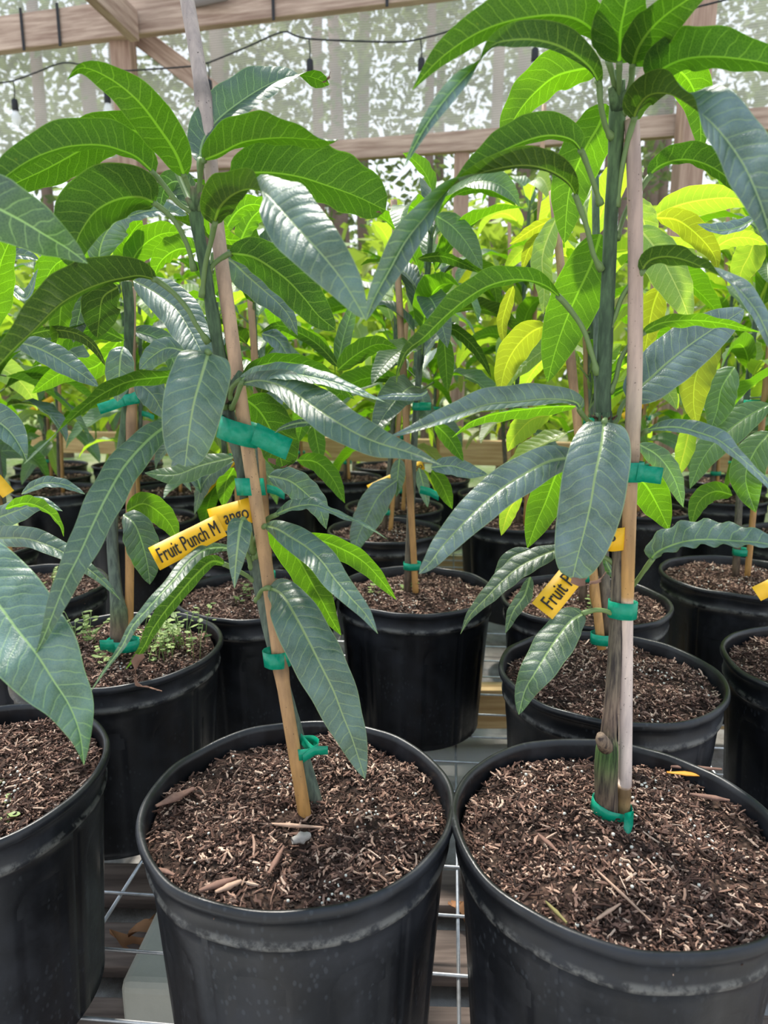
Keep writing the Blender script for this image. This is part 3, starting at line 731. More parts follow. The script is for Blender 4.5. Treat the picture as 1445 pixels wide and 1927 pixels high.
leaf(rB, [(449,717,.60), (475,708,.585), (527,702,.565), (572,707,.55), (627,720,.535), (668,735,.525), (724,756,.515)], 32, [(.65,.35),(.65,.35),(.6,.5)], 'u', L_TEAL, te=1.05, pet=[(432,750,.62), (436,730,.61)])
leaf(rB, [(452,712,.62), (490,688,.63), (540,682,.64), (590,694,.64), (630,718,.64), (668,752,.64)], 34, [(.5,.9)], 'd', D)
leaf(rB, [(454,722,.59), (494,717,.565), (544,733,.545), (585,762,.525), (627,790,.505), (669,815,.49), (710,833,.475), (749,845,.46), (790,858,.45), (832,876,.44)], 45, [(.6,.3),(.9,.7),(.95,.9),(.95,.9)], 'u', L_TEAL, te=1.0, pet=[(436,768,.622), (445,748,.60)], n=46, wave=(.1,4.5,.5))
leaf(rB, [(457,976,.55), (452,992,.54), (447,1030,.53), (443,1070,.53), (441,1108,.53)], 24, [(.95,.95)], 'u', L_TEAL, be=.28, te=1.0, pet=[(476,1040,.618), (470,1000,.58)])
leaf(rB, [(517,970,.61), (550,956,.60), (590,951,.59), (630,965,.58), (680,985,.57), (729,1015,.565)], 22, [(.8,.3),(.8,.3),(.2,.3),(.7,.2)], 'u', L_TEAL, te=1.1, pet=[(480,1050,.62), (498,985,.615)])
leaf(rB, [(498,990,.60), (520,995,.585), (545,1010,.57), (577,1030,.555), (605,1056,.54), (630,1090,.53), (660,1125,.52), (688,1156,.515), (711,1193,.51)], 34, [(.8,.7),(.95,.85)], 'u', L_TEAL, pet=[(474,1055,.62), (482,1010,.61)], n=42)
leaf(rB, [(505,985,.64), (527,1015,.645), (550,1040,.65), (566,1060,.65), (585,1095,.65), (605,1130,.65), (621,1161,.65), (642,1196,.65)], 33, [(.9,.9)], 'd', L_MID, n=38)
leaf(rB, [(560,1010,.68), (605,1018,.67), (641,1032,.66), (677,1052,.655), (707,1080,.65), (746,1129,.65)], 25, [(.7,.9)], 'd', L_MID)
leaf(rB, [(505,1106,.585), (530,1119,.57), (555,1158,.55), (580,1205,.54), (605,1255,.53), (627,1299,.525), (646,1349,.52), (663,1391,.515), (687,1466,.51)], 50, [(.95,.95),(1,1)], 'u', L_TEAL, be=.5, te=.78, pet=[(483,1130,.62), (492,1112,.60)], n=48, wave=(.06,5,0))
leaf(rB, [(440,1034,.60), (415,1030,.59), (385,1035,.57), (354,1058,.55), (329,1089,.53), (302,1119,.51), (277,1147,.50), (249,1179,.49), (230,1216,.48), (199,1258,.47), (165,1310,.46)], 19, [(.7,.7)], 'u', D, be=.5, te=1.1, pet=[(474,1070,.62), (462,1040,.61)], n=46)
leaf(rB, [(425,1063,.60), (399,1057,.585), (371,1080,.57), (341,1114,.56), (313,1148,.55), (288,1184,.54), (268,1222,.535), (236,1260,.53)], 21, [(.6,.9)], 'd', L_DARK, pet=[(478,1092,.62), (455,1078,.61)], n=40)
dry_tip(rB, [(262,1230,.53), (256,1262,.53), (258,1288,.53), (280,1292,.53), (305,1300,.53)], .007)
leaf(rB, [(462,752,.66), (486,772,.665), (506,803,.67), (520,838,.67), (533,882,.67)], 47, [(.95,.7)], 'd', D, be=.42, te=.35)
dry_tip(rB, [(508,862,.67), (528,880,.67), (552,866,.67)], .005)
leaf(rB, [(505,896,.68), (544,905,.69), (577,930,.70), (600,956,.70), (614,996,.70)], 31, [(.9,.8)], 'u', L_TEAL)
leaf(rB, [(600,794,.60), (560,797,.60), (530,806,.60), (517,815,.60)], 8, [(.9,.9)], 'u', D)
leaf(rB, [(372,470,.66), (335,470,.67), (305,490,.68), (288,522,.69)], 30, [(.4,.9)], 'd', L_MID)
leaf(rB, [(372,400,.66), (340,345,.67), (312,352,.68), (300,395,.69)], 30, [(.8,.8)], 'd', L_DARK)
leaf(rB, [(376,392,.65), (402,430,.67), (425,450,.68), (455,452,.70)], 26, [(.8,.5)], 'd', L_MID)
leaf(rB, [(420,440,.72), (445,400,.73), (475,385,.74), (515,395,.75)], 24, [(.9,.6)], 'd', L_MID)
leaf(rB, [(452,455,.75), (475,410,.76), (510,385,.77), (540,392,.78)], 28, [(.9,.6)], 'd', L_MID)
# green tapes
cT = at(452,814,.622); axB = (Vector(at(470,870,.615))-Vector(at(440,660,.63))).normalized()
tilt = (at(415,795,.62)-at(500,830,.62)).normalized()
zT = Vector((.30,0,1)).normalized()
band(rB, at(451,812,.620), .0185, .0150, .0195, zT, Vector((1,0,-.30)))
ribbon('tie_tape', rB, [at(478,815,.608), at(500,826,.602), at(525,838,.600), at(544,846,.600)], Vector((.38,0,1)), .0190, TAPE)
band(rB, at(471,916,.620), .0125, .0150, .0155, axB, (1,0,0)); band(rB, at(521,1237,.594), .0118, .0165, .0140, axB, (1,0,0))
band(rB, at(573,1407,.588), .0125, .0125, .0110, (.15,0,1), (1,0,.1))
ribbon('tie_tape', rB, [at(570,1428,.574), at(592,1412,.575), at(617,1412,.575)], (.0,0,1), .0085, TAPE); ribbon('tie_tape', rB, [at(562,1385,.60), at(580,1405,.588), at(592,1415,.58)], (.4,0,1), .008, TAPE)
def bit(root, name, p, size, m, rz=0, ry=0, label=None):
    b = MB(); n = 7
    for i in range(n):
        f = i/(n-1)-.5; w = (1-abs(f)*1.1)*U(.8,1.1)
        for k in range(6): a = k*1.047+.3; b.v.append((f*size[0], math.cos(a)*size[1]*.5*w*U(.85,1.1), math.sin(a)*size[2]*.5*w))
    for i in range(n-1):
        for k in range(6): b.f.append((i*6+k, i*6+(k+1) % 6, i*6+6+(k+1) % 6, i*6+6+k)); b.mi.append(0)
    b.f += [tuple(range(6)), tuple(range((n-1)*6+5, (n-1)*6-1, -1))]; b.mi += [0, 0]
    M = Matrix.Rotation(rz, 3, 'Z') @ Matrix.Rotation(ry, 3, 'Y'); b.v = [tuple(Vector(p)+M @ Vector(v)) for v in b.v]
    o = b.build(name, m, root)
    if label: o['label'] = label
    return o
def onsoil(root, u, v): r_ = ray(u, v); t = (.248-CAMZ)/r_.z; return CAM+r_*t
STICK = simple('pale_splinter', (.42,.27,.19), .8, nscale=200, namt=.3); STONE = simple('grey_stone', (.30,.27,.24), .85, nscale=150, namt=.35, bump=.6, bdist=.002); BARKP = simple('bark_piece', (.20,.11,.08), .85, nscale=250, namt=.45)
bit(rB, 'wood_splinter', onsoil(rB,545,1553), (.062,.0045,.004), STICK, -.1); bit(rB, 'stone', onsoil(rB,567,1577), (.017,.013,.012), STONE, .5)
bit(rB, 'twig', onsoil(rB,520,1618), (.034,.0055,.005), BARKP, 1.35); bit(rB, 'bark_piece', onsoil(rB,410,1664), (.030,.008,.006), BARKP, .5); bit(rB, 'bark_piece', onsoil(rB,330,1500), (.040,.012,.005), BARKP, .8)
bit(rB, 'bark_piece', onsoil(rB,430,1668), (.022,.007,.005), STICK, .6); bit(rB, 'bark_piece', onsoil(rB,310,1640), (.02,.006,.004), BARKP, -.4)
# name tag: long strip, then the end looped round the stem
name_tag(rB, at(290,1052,.545), at(417,988,.590), .0205, 'Fruit Punch M', .05, .93, .001)
name_tag(rB, at(397,982,.588), at(477,958,.612), .0225, 'ango', .30, .86, .003, 'name_tag', .80)

# ------------------------------------------------------------------ C: front right tree
rC = potted(.206, .551, 0, 'front right mango tree with thick green stem tied to a pale straight stake', 2, rz=2.2)
tubepart('bamboo_stake', rC, [at(1172,1545,.575)-Vector((0,0,.03)), at(1172,1545,.575), at(1174,1475,.575), at(1176,1460,.575), at(1178,1150,.578), at(1179,1125,.578), at(1183,1000,.58), at(1187,880,.58), at(1192,770,.582), at(1195,640,.583), at(1195,400,.585), at(1190,250,.588), at(1188,225,.588)],
         [.0062,.0062,.0058,.0060,.0060,.0060,.0059,.0059,.0064,.0060,.0058,.0056,.0056], [(.40,.26,.13), (.42,.27,.13), (.44,.28,.14), (.66,.54,.47), (.68,.52,.42), (.55,.31,.11), (.52,.30,.13), (.46,.31,.19), (.50,.38,.28), (.50,.36,.29), (.46,.33,.27), (.46,.34,.28), (.4,.3,.2)], STAKE, k=90, nodes=[(.09,.12), (.60,.14)])
tubepart('trunk', rC, [at(1148,1560,.575)-Vector((0,0,.03)), at(1142,1530,.572), at(1140,1470,.570), at(1142,1410,.570), at(1146,1370,.572), at(1156,1250,.576), at(1162,1100,.582), at(1163,1000,.586), at(1152,900,.590), at(1138,800,.592), at(1136,775,.592)], [.0105,.0100,.0102,.0098,.0068,.0062,.0056,.0052,.0058,.0068,.0066],
         [BRN, BRN, (.16,.13,.08), (.10,.17,.05), (.22,.16,.11), (.17,.14,.10), (.17,.14,.10), (.14,.12,.08), GRN, GRN, GRN], BARKB, n=20, k=80, lump=.06)
tubepart('stem', rC, [at(1137,795,.592), at(1135,740,.592), at(1140,620,.592), at(1146,500,.592), at(1150,400,.592), at(1157,300,.592), at(1160,240,.592), at(1163,185,.592)],
         [.0066,.0062,.0060,.0056,.0054,.0055,.0062,.0066],
         [(.06,.10,.055), (.075,.12,.065), (.075,.125,.065), (.075,.125,.06), (.08,.135,.06), (.09,.15,.06), (.11,.19,.07), (.14,.23,.09)], BARK, n=16, k=60, lump=.06)
b = MB(); b.tube([at(1140,1405,.566), at(1132,1392,.556), at(1130,1384,.552)], [.007,.0055,.0035], 12, True, [(.26,.19,.13)]*3); b.build('graft_knob', BARKB, rC)
b = MB()
for k in range(9): a = k*.7; p = at(1137,788,.592)+Vector((.0068*math.cos(a), .0068*math.sin(a), 0)); b.tube([p, p+Vector((.004*math.cos(a), .004*math.sin(a), .003))], [.0010,.0004], 5, True, [(.16,.09,.06)]*2)
b.build('bud_scales', BARKB, rC)
b = MB()
for q in ((1148,165), (1172,150), (1160,130), (1182,170)): b.tube([at(1162,205,.59), at((1162+q[0])/2, (200+q[1])/2, .584), at(*q, .578)], [.0055,.0040,.0018], 8, True, [GRN, (.12,.2,.08), (.16,.24,.1)])
b.build('terminal_bud', BARK, rC)
leaf(rC, [(1148,125,.57), (1124,70,.555), (1090,40,.54), (1049,30,.52), (1005,32,.51), (949,43,.50), (894,65,.49), (839,102,.485), (805,134,.48), (775,170,.48)], 50, [(.4,1),(.4,1),(.5,1),(.8,.9)], 'd', D, pet=[(1160,190,.59), (1156,160,.58)], n=44)
leaf(rC, [(1128,160,.57), (1108,126,.555), (1062,92,.53), (1010,76,.51), (960,76,.49), (926,86,.475), (899,120,.465), (870,150,.46), (835,190,.455), (797,244,.45), (761,312,.45)], 37, [(.1,.7),(.25,1),(.3,.95),(.3,.7),(0,.1),(-.7,-.5),(-.9,-.8),(-.8,-.8)], 'd', L_BLUE, be=.42, te=.8, s=(-1,-1), pet=[(1152,260,.59), (1140,240,.585), (1130,195,.575)], n=50)
leaf(rC, [(1165,120,.565), (1166,88,.55), (1168,55,.535), (1176,15,.52), (1185,-30,.51), (1200,-90,.50)], 56, [(1,.9)], 'd', D, be=.5, pet=[(1163,190,.588), (1165,155,.575)], n=36)
leaf(rC, [(1190,125,.565), (1200,92,.545), (1222,58,.525), (1253,28,.505), (1290,2,.49), (1350,-35,.48)], 46, [(.8,1)], 'd', D, be=.5, pet=[(1170,195,.588), (1186,160,.575)])
leaf(rC, [(1226,155,.56), (1246,132,.54), (1280,115,.52), (1322,108,.50), (1377,110,.485), (1444,121,.475), (1520,150,.47)], 56, [(1,.35),(1,.4),(.95,.5)], 'd', D, be=.5, pet=[(1172,215,.59), (1195,180,.575)], n=36)
leaf(rC, [(1225,150,.64), (1262,128,.66), (1293,148,.68), (1312,190,.69), (1318,240,.69), (1318,290,.69)], 40, [(.9,.9)], 'd', L_MID, pet=[(1172,215,.595), (1195,160,.62)])
leaf(rC, [(1192,228,.58), (1201,203,.565), (1222,180,.54), (1258,178,.51), (1294,197,.48), (1336,230,.455), (1372,271,.44), (1400,313,.43), (1422,360,.42), (1440,410,.415), (1458,475,.41)], 70, [(-.5,-.9),(-.4,-.8),(.1,-.4),(.9,.2),(1,.6),(1,.7),(1,.8)], 'u', L_BLUE, be=.42, te=.7, s=(1,-1), pet=[(1160,390,.59), (1168,330,.588), (1180,270,.585)], n=50)
leaf(rC, [(1220,334,.60), (1239,315,.60), (1270,303,.59), (1305,303,.58), (1344,318,.565), (1380,345,.55), (1408,380,.54)], 35, [(.9,.15),(.95,.2),(.9,.7)], 'd', D, pet=[(1160,450,.592), (1176,402,.60), (1195,371,.60)])
leaf(rC, [(1128,127,.66), (1088,132,.675), (1046,144,.69), (1013,169,.70), (985,199,.70), (962,237,.70), (946,292,.70)], 44, [(.6,1)], 'd', L_MID, be=.5)
leaf(rC, [(1096,288,.575), (1078,266,.565), (1050,257,.555), (1018,258,.54), (977,271,.525), (935,291,.51), (895,318,.50), (846,352,.49)], 47, [(.15,.6),(.15,.95),(.15,1),(.2,1)], 'd', D, be=.5, s=(1,1), pet=[(1130,385,.59), (1122,360,.585), (1110,325,.58)], n=40)
leaf(rC, [(1085,374,.575), (1070,345,.565), (1035,322,.55), (990,312,.53), (935,318,.51), (880,335,.49), (840,360,.475), (800,408,.465), (764,453,.455), (735,505,.45), (705,560,.45), (688,605,.45)], 50, [(.1,.5),(.1,.9),(.1,.8),(.1,.5),(-.2,.1),(-.6,-.4),(-.9,-.8),(-.95,-.9),(-.95,-.9)], 'd', L_BLUE, be=.5, te=.75, s=(-1,-1), pet=[(1132,508,.59), (1117,480,.585), (1103,425,.58)], n=52)
leaf(rC, [(1140,195,.64), (1128,233,.66), (1106,271,.67), (1087,310,.68), (1072,355,.68), (1066,400,.68), (1062,458,.68)], 44, [(.95,.95)], 'd', L_MID, be=.5, te=.8, n=40)
leaf(rC, [(1130,440,.63), (1115,490,.645), (1100,525,.65), (1087,552,.655), (1064,605,.66), (1045,660,.66), (1030,719,.66)], 48, [(1,.95)], 'd', L_MID, be=.5, te=.8, n=40)
leaf(rC, [(1055,562,.58), (1030,541,.57), (1000,530,.56), (963,528,.55), (920,539,.535), (880,562,.52), (836,598,.51), (797,636,.50), (765,662,.495), (749,700,.49), (746,722,.49)], 36, [(.1,.4),(.1,.7),(.2,.9),(.35,.95),(.5,.95),(.7,.9)], 'd', D, be=.5, te=1.0, pet=[(1124,705,.592), (1117,677,.59), (1098,621,.588), (1073,583,.585)], n=46)
leaf(rC, [(1206,515,.58), (1222,492,.57), (1253,484,.55), (1290,491,.53), (1330,508,.505), (1375,532,.485), (1415,575,.465), (1440,620,.455), (1465,685,.45)], 39, [(-.3,-.9),(-.4,-.8),(-.4,-.6),(.1,-.3),(.7,.2),(.9,.6),(.9,.9)], 'u', L_BLUE, be=.45, s=(1,-1), pet=[(1142,622,.59), (1156,598,.59), (1170,560,.588), (1189,532,.584)], n=44)
leaf(rC, [(1180,752,.60), (1200,733,.605), (1225,711,.61), (1253,685,.615), (1294,652,.625), (1336,623,.635), (1400,582,.65)], 49, [(.95,.95)], 'u', L_BLUE, be=.42, te=.62, pet=[(1142,800,.592), (1160,792,.594), (1168,768,.597)], n=40, wave=(.05,4,0))
leaf(rC, [(1208,628,.59), (1240,610,.585), (1280,604,.58), (1320,604,.57), (1370,611,.56), (1432,626,.55)], 26, [(.5,.45)], 'd', L_MID, be=.5, pet=[(1146,740,.592), (1158,715,.592), (1168,675,.592), (1189,644,.59)])
leaf(rC, [(1137,793,.55), (1132,835,.53), (1120,894,.515), (1111,949,.51), (1098,1005,.505), (1086,1050,.50), (1077,1090,.50)], 60, [(1,1)], 'u', L_BLUE, be=.28, te=.36, s=(1,1), pet=[(1138,800,.59), (1139,790,.57)], n=44, wave=(.05,3.5,1))
dry_tip(rC, [(1085,1086,.50), (1100,1100,.50), (1125,1092,.505), (1140,1076,.51)], .009)
leaf(rC, [(1085,866,.56), (1068,863,.555), (1032,869,.545), (994,888,.53), (949,916,.52), (911,947,.51), (872,985,.50), (833,1027,.495), (811,1057,.49), (788,1080,.49)], 39, [(.9,.95)], 'u', L_BLUE, be=.4, te=.62, pet=[(1140,840,.59), (1110,855,.575)], n=46, wave=(.05,4,2))
leaf(rC, [(1092,775,.58), (1082,758,.575), (1032,752,.56), (977,757,.545), (922,761,.53), (866,778,.515), (811,797,.50), (769,811,.495), (730,823,.49)], 36, [(.2,.8),(.25,.95),(.3,.95),(.6,.8)], 'u', L_BLUE, be=.5, te=.9, pet=[(1132,805,.592), (1109,794,.587)], n=44)
leaf(rC, [(1085,764,.60), (1040,765,.60), (990,770,.60), (940,777,.60), (895,790,.60), (870,806,.60), (850,824,.60)], 22, [(.8,.1)], 'd', L_MID)
leaf(rC, [(1062,1030,.60), (1018,1046,.595), (977,1067,.59), (944,1095,.585), (915,1125,.58), (885,1157,.58), (866,1194,.58)], 26, [(.85,.85),(.7,.8)], 'u', D, te=1.1, pet=[(1162,1062,.585), (1110,1036,.59)], n=40)
leaf(rC, [(1000,1035,.66), (962,1050,.66), (942,1080,.66), (933,1112,.66)], 17, [(.8,.9)], 'u', D)
leaf(rC, [(998,1085,.66), (987,1120,.66), (966,1150,.66), (951,1192,.66)], 16, [(.9,.8)], 'u', D)
leaf(rC, [(1216,811,.58), (1240,806,.57), (1275,805,.56), (1315,815,.545), (1350,828,.53), (1380,850,.515), (1415,880,.50), (1440,905,.49), (1475,945,.48)], 27, [(.7,.3),(.8,.35),(.8,.3),(.3,.4),(.8,.7)], 'u', L_BLUE, pet=[(1150,850,.592), (1165,848,.598), (1183,836,.60), (1200,822,.59)], n=44)
leaf(rC, [(1225,1055,.57), (1240,1038,.56), (1280,1022,.545), (1322,1016,.53), (1377,1018,.51), (1444,1024,.49), (1510,1045,.48)], 44, [(.9,.25)], 'u', L_BLUE, be=.5, pet=[(1166,1118,.582), (1180,1112,.595), (1195,1097,.59), (1210,1076,.58)], n=40, wave=(.13,7,0))
leaf(rC, [(1100,1153,.57), (1074,1169,.56), (1049,1200,.55), (1027,1233,.54), (1005,1269,.53), (988,1299,.53), (976,1345,.53)], 38, [(.95,.9)], 'u', D, be=.5, te=.8, pet=[(1158,1160,.58), (1140,1150,.575), (1120,1148,.572)], n=40)
leaf(rC, [(1165,1088,.60), (1150,1075,.60), (1140,1055,.60), (1136,1042,.60)], 10, [(.9,.5)], 'u', D)
band(rC, at(1187,887,.58), .0100, .0085, .0165, (0,0,1), (1,0,0)); ribbon('tie_tape', rC, [at(1199,889,.571), at(1215,892,.570), at(1232,894,.570), at(1246,896,.570)], (.1,0,1), .0138, TAPE)
band(rC, at(1171,1146,.58), .0125, .0085, .0150, (0,0,1), (1,0,-.06))
band(rC, at(1150,1520,.573), .0185, .0145, .0120, (.12,-.1,1), (1,0,-.25)); ribbon('tie_tape', rC, [at(1184,1528,.556), at(1182,1556,.550), at(1170,1590,.545)], (1,0,.3), .0085, TAPE)
bit(rC, 'wood_splinter', onsoil(rC,1168,1680), (.062,.003,.003), STICK, -1.15); bit(rC, 'wood_splinter', onsoil(rC,1030,1585), (.026,.005,.004), BARKP, -1.1); bit(rC, 'wood_splinter', onsoil(rC,1145,1715), (.028,.004,.003), STICK, .6)
bit(rC, 'yellow_leaf_scrap', onsoil(rC,1290,1456), (.036,.009,.002), simple('leaf_scrap', (.60,.26,.03), .7), -.15); bit(rC, 'twig', onsoil(rC,1046,1716), (.024,.004,.004), simple('olive_twig', (.20,.17,.06), .8), -1.1)
bit(rC, 'bark_piece', onsoil(rC,1310,1445), (.05,.007,.005), BARKP, -.1); bit(rC, 'bark_piece', onsoil(rC,1335,1500), (.035,.008,.005), BARKP, -.3)
name_tag(rC, at(1020,1150,.52), at(1150,990,.57), .0200, 'Fruit Punch Mango', .05, 1.0, .002)
band(rC, at(1155,1010,.586), .0105, .0110, .0200, (0,0,1), (1,0,.1)).data.materials[0] = TAGM
bpy.context.view_layer.update()

# ------------------------------------------------------------------ generic far leaves (own shape, shared meshes)
def leaf_proto(seed, m, n=12, L=.2, W_=.027, droop=1.6, lift=.7, K=(-1,-.5,0,.5,1)):
    rs = random.Random(seed); b = MB(); met = []; rel = []; p = Vector((0,0,0)); a = lift; tw0 = rs.uniform(-.5,.5); tw = rs.uniform(-1.0,1.0)
    pl = .035
    ax = []
    steps = n; pos = Vector((pl*math.cos(a), 0, pl*math.sin(a))); cur = pos.copy(); yaw = 0; yr = rs.uniform(-.35,.35)
    for i in range(steps+1):
        t = i/steps; an = a-droop*t**1.0; yaw = yr*t
        d = Vector((math.cos(an)*math.cos(yaw), math.cos(an)*math.sin(yaw), math.sin(an))); ax.append((cur.copy(), d)); cur = cur+d*(L/steps)
    ph = rs.uniform(0, 6)
    for i, (c, d) in enumerate(ax):
        t = i/steps; s = d.cross(Vector((0,0,1)))
        if s.length < .15: s = Vector((0,-1,0))
        s.normalize(); s = Quaternion(d, tw0+tw*t) @ s; nn = s.cross(d).normalized(); w = W_*prof(t, .62, .85)*(1 if i else .1)
        for k in K:
            q = c+s*(k*w)+nn*(abs(k)*w*.35+w*.12*abs(k)*math.sin(t*26+ph+(1 if k > 0 else 0))); b.v.append(tuple(q)); met.append((k*w, t*L)); rel.append((k, t))
    nk = len(K)
    for i in range(steps):
        for k in range(nk-1): a0 = i*nk+k; b.f.append((a0, a0+1, a0+nk+1, a0+nk)); b.mi.append(0)
    o = len(b.v); b.tube([(0,0,0), pos*.5, pos], [.0024,.0017,.0017], 5, False, None, 1)
    met += [(0,0)]*(len(b.v)-o); rel += [(0,0)]*(len(b.v)-o)
    b.uv = {'Metric': met, 'Rel': rel}; b.col = None
    # make sure the upper (normal) side is the top side
    v = [Vector(x) for x in b.v]; f = b.f[(steps//3)*(nk-1)]; nn = (v[f[1]]-v[f[0]]).cross(v[f[3]]-v[f[0]])
    if nn.z < 0: b.f = [tuple(reversed(f)) for f in b.f]
    return b.mesh('leaf', [m, PETM])
PROTO = {}
for key, m in (('deep', L_DEEP), ('mid', L_MID), ('lime', L_LIME), ('yel', L_YEL), ('blue', L_BLUE)):
    PROTO[key] = [leaf_proto(10*i+3, m, L=l, W_=w, droop=dr, lift=li) for i, (l, w, dr, li) in enumerate(((.20,.027,1.9,.8), (.17,.024,1.3,.9), (.22,.026,2.2,.6), (.15,.023,1.7,.3), (.19,.028,1.0,-.2), (.13,.020,1.2,1.1), (.21,.025,2.6,.9)))]
STEMM = {}
def far_stem(root, base, top, r0=.0075, r1=.0045, bend=.01):
    base = Vector(base); top = Vector(top); m = (base+top)/2+Vector((U(-bend,bend), U(-bend,bend), 0))
    tubepart('trunk', root, [base, m, top], [r0, (r0+r1)/2, r1], [BRN, GR, (.08,.14,.06)], BARK, n=8, k=10)
    return lambda t: (base*(1-t)**2+m*2*t*(1-t)+top*t*t)
def add_leaves(root, stemf, h0, h1, n, kinds, sc=1.0, whorl=True, keep=None):
    rl = root.location
    for i in range(n):
        t = h0+(h1-h0)*((i+.5)/n)**.8 if not whorl else h0+(h1-h0)*min(1, max(0, (int((i/n)*4)+U(.45,1.0))/4))
        p = stemf(t); k = random.choice(kinds); az = i*2.4+U(-.4,.4)
        me = random.choice(PROTO[k]); o = bpy.data.objects.new('leaf', me); COL.objects.link(o); o.parent = root
        s = sc*U(.75,1.15)
        o.location = p-rl; o.rotation_euler = (U(-.25,.25), U(-.45,.35)-.15*t, az); o.scale = (s, s, s)
def quick_tape(root, p, r=.014): band(root, p, r, r*.8, .013, (0,0,1), (1,0,0))
def far_stake(root, base, top, r=.0058):
    tubepart('bamboo_stake', root, [base, (Vector(base)+Vector(top))/2, top], [r, r, r*.95], [GOLD, TAN, (.45,.30,.20)], STAKE, n=8, k=24, nodes=[(.3,.2), (.62,.2)])

# ------------------------------------------------------------------ D: behind the front right pot, yellow-green young leaves
rD = potted(.301, .87, 0, 'mango tree with yellow-green hanging leaves behind the front right pot', 0, rz=.9)
far_stake(rD, at(1132,1222,.845), at(1040,360,.99)); f = far_stem(rD, at(1142,1210,.86), at(1120,330,.93))
band(rD, at(1136,1200,.85), .017, .012, .014, (0,0,1), (1,0,0))
Y2 = L_YEL; LI = L_LIME
for a in (
 ([(1030,612,.92), (1000,625,.93), (970,655,.94), (950,695,.95), (940,745,.95)], 31, [(.9,.9)], 'd', Y2),
 ([(966,538,1.), (955,570,1.), (945,610,1.), (950,655,1.)], 17, [(.7,.7)], 'd', Y2),
 ([(1042,412,.98), (1005,430,.98), (975,450,.98), (958,460,.98)], 15, [(.7,.7)], 'd', Y2),
 ([(1018,438,.98), (995,470,.98), (982,510,.98)], 14, [(.8,.8)], 'd', Y2),
 ([(1050,405,.95), (1030,450,.95), (1020,490,.95), (1024,540,.95), (1022,592,.95)], 24, [(.8,.9)], 'u', LI),
 ([(1198,425,.84), (1235,470,.83), (1268,530,.82), (1288,575,.82), (1300,612,.82)], 38, [(.9,.95)], 'u', LI),
 ([(1190,370,.86), (1212,420,.86), (1225,475,.86)], 28, [(.9,.9)], 'u', LI),
 ([(1235,410,.84), (1275,415,.84), (1315,445,.83), (1343,480,.83), (1350,510,.83)], 27, [(.9,.8)], 'd', Y2),
 ([(1228,408,.88), (1275,387,.88), (1325,376,.88), (1380,373,.88), (1425,388,.88)], 30, [(.95,.9)], 'd', LI),
 ([(1425,408,.80), (1390,428,.80), (1350,434,.80), (1312,422,.80)], 18, [(.4,.9)], 'u', L_BLUE),
 ([(1352,630,.88), (1328,665,.87), (1309,710,.86), (1305,760,.86), (1312,802,.86)], 33, [(.95,.95)], 'd', Y2),
 ([(1300,795,.90), (1290,840,.90), (1274,900,.90)], 19, [(.9,.9)], 'd', LI),
 ([(1382,690,.95), (1358,730,.95), (1350,770,.95), (1336,812,.95)], 33, [(.9,.9)], 'u', L_MID),
 ([(1450,760,.95), (1400,788,.95), (1350,828,.95), (1320,868,.95), (1298,920,.95)], 32, [(.9,.95)], 'u', L_MID),
 ([(1450,812,.90), (1420,850,.90), (1403,900,.90), (1422,965,.90)], 34, [(.95,.9)], 'u', L_MID),
 ([(1200,835,.80), (1240,860,.80), (1268,900,.80), (1286,955,.80)], 24, [(.8,.9)], 'u', L_MID),
 ([(1378,932,.95), (1345,925,.95), (1315,945,.95), (1300,990,.95)], 22, [(.8,.9)], 'd', L_MID),
 ([(1242,540,.86), (1228,580,.86), (1214,655,.86)], 28, [(.9,.9)], 'd', Y2),
 ([(1195,893,.70), (1217,916,.71), (1239,955,.72), (1259,998,.72)], 34, [(.95,.95)], 'd', L_MID),
 ([(1064,865,.76), (1046,894,.77), (1027,944,.78), (1010,983,.78), (992,1032,.78)], 35, [(.95,.95)], 'd', L_MID),
 ([(980,930,.85), (958,960,.85), (943,1008,.85)], 17, [(.9,.9)], 'd', LI),
 ([(1070,560,.95), (1085,600,.95), (1070,650,.95), (1050,700,.95)], 20, [(.8,.8)], 'd', LI),
 ([(1035,780,.9), (1000,790,.9), (970,820,.9), (955,850,.9)], 26, [(.9,.9)], 'd', LI),
 ([(1075,395,1.), (1055,370,1.), (1060,400,1.), (1075,440,1.)], 18, [(.8,.8)], 'd', Y2),
 ([(1200,560,.9), (1215,600,.9), (1210,640,.9), (1200,700,.9)], 26, [(.9,.9)], 'd', Y2),
 ([(1340,470,.95), (1375,450,.95), (1410,448,.95), (1445,460,.95)], 22, [(.7,.7)], 'd', LI),
 ([(1425,440,1.), (1410,480,1.), (1395,510,1.), (1390,545,1.)], 30, [(.95,.9)], 'd', LI),
 ): leaf(rD, a[0], a[1], a[2], a[3], a[4], n=18)
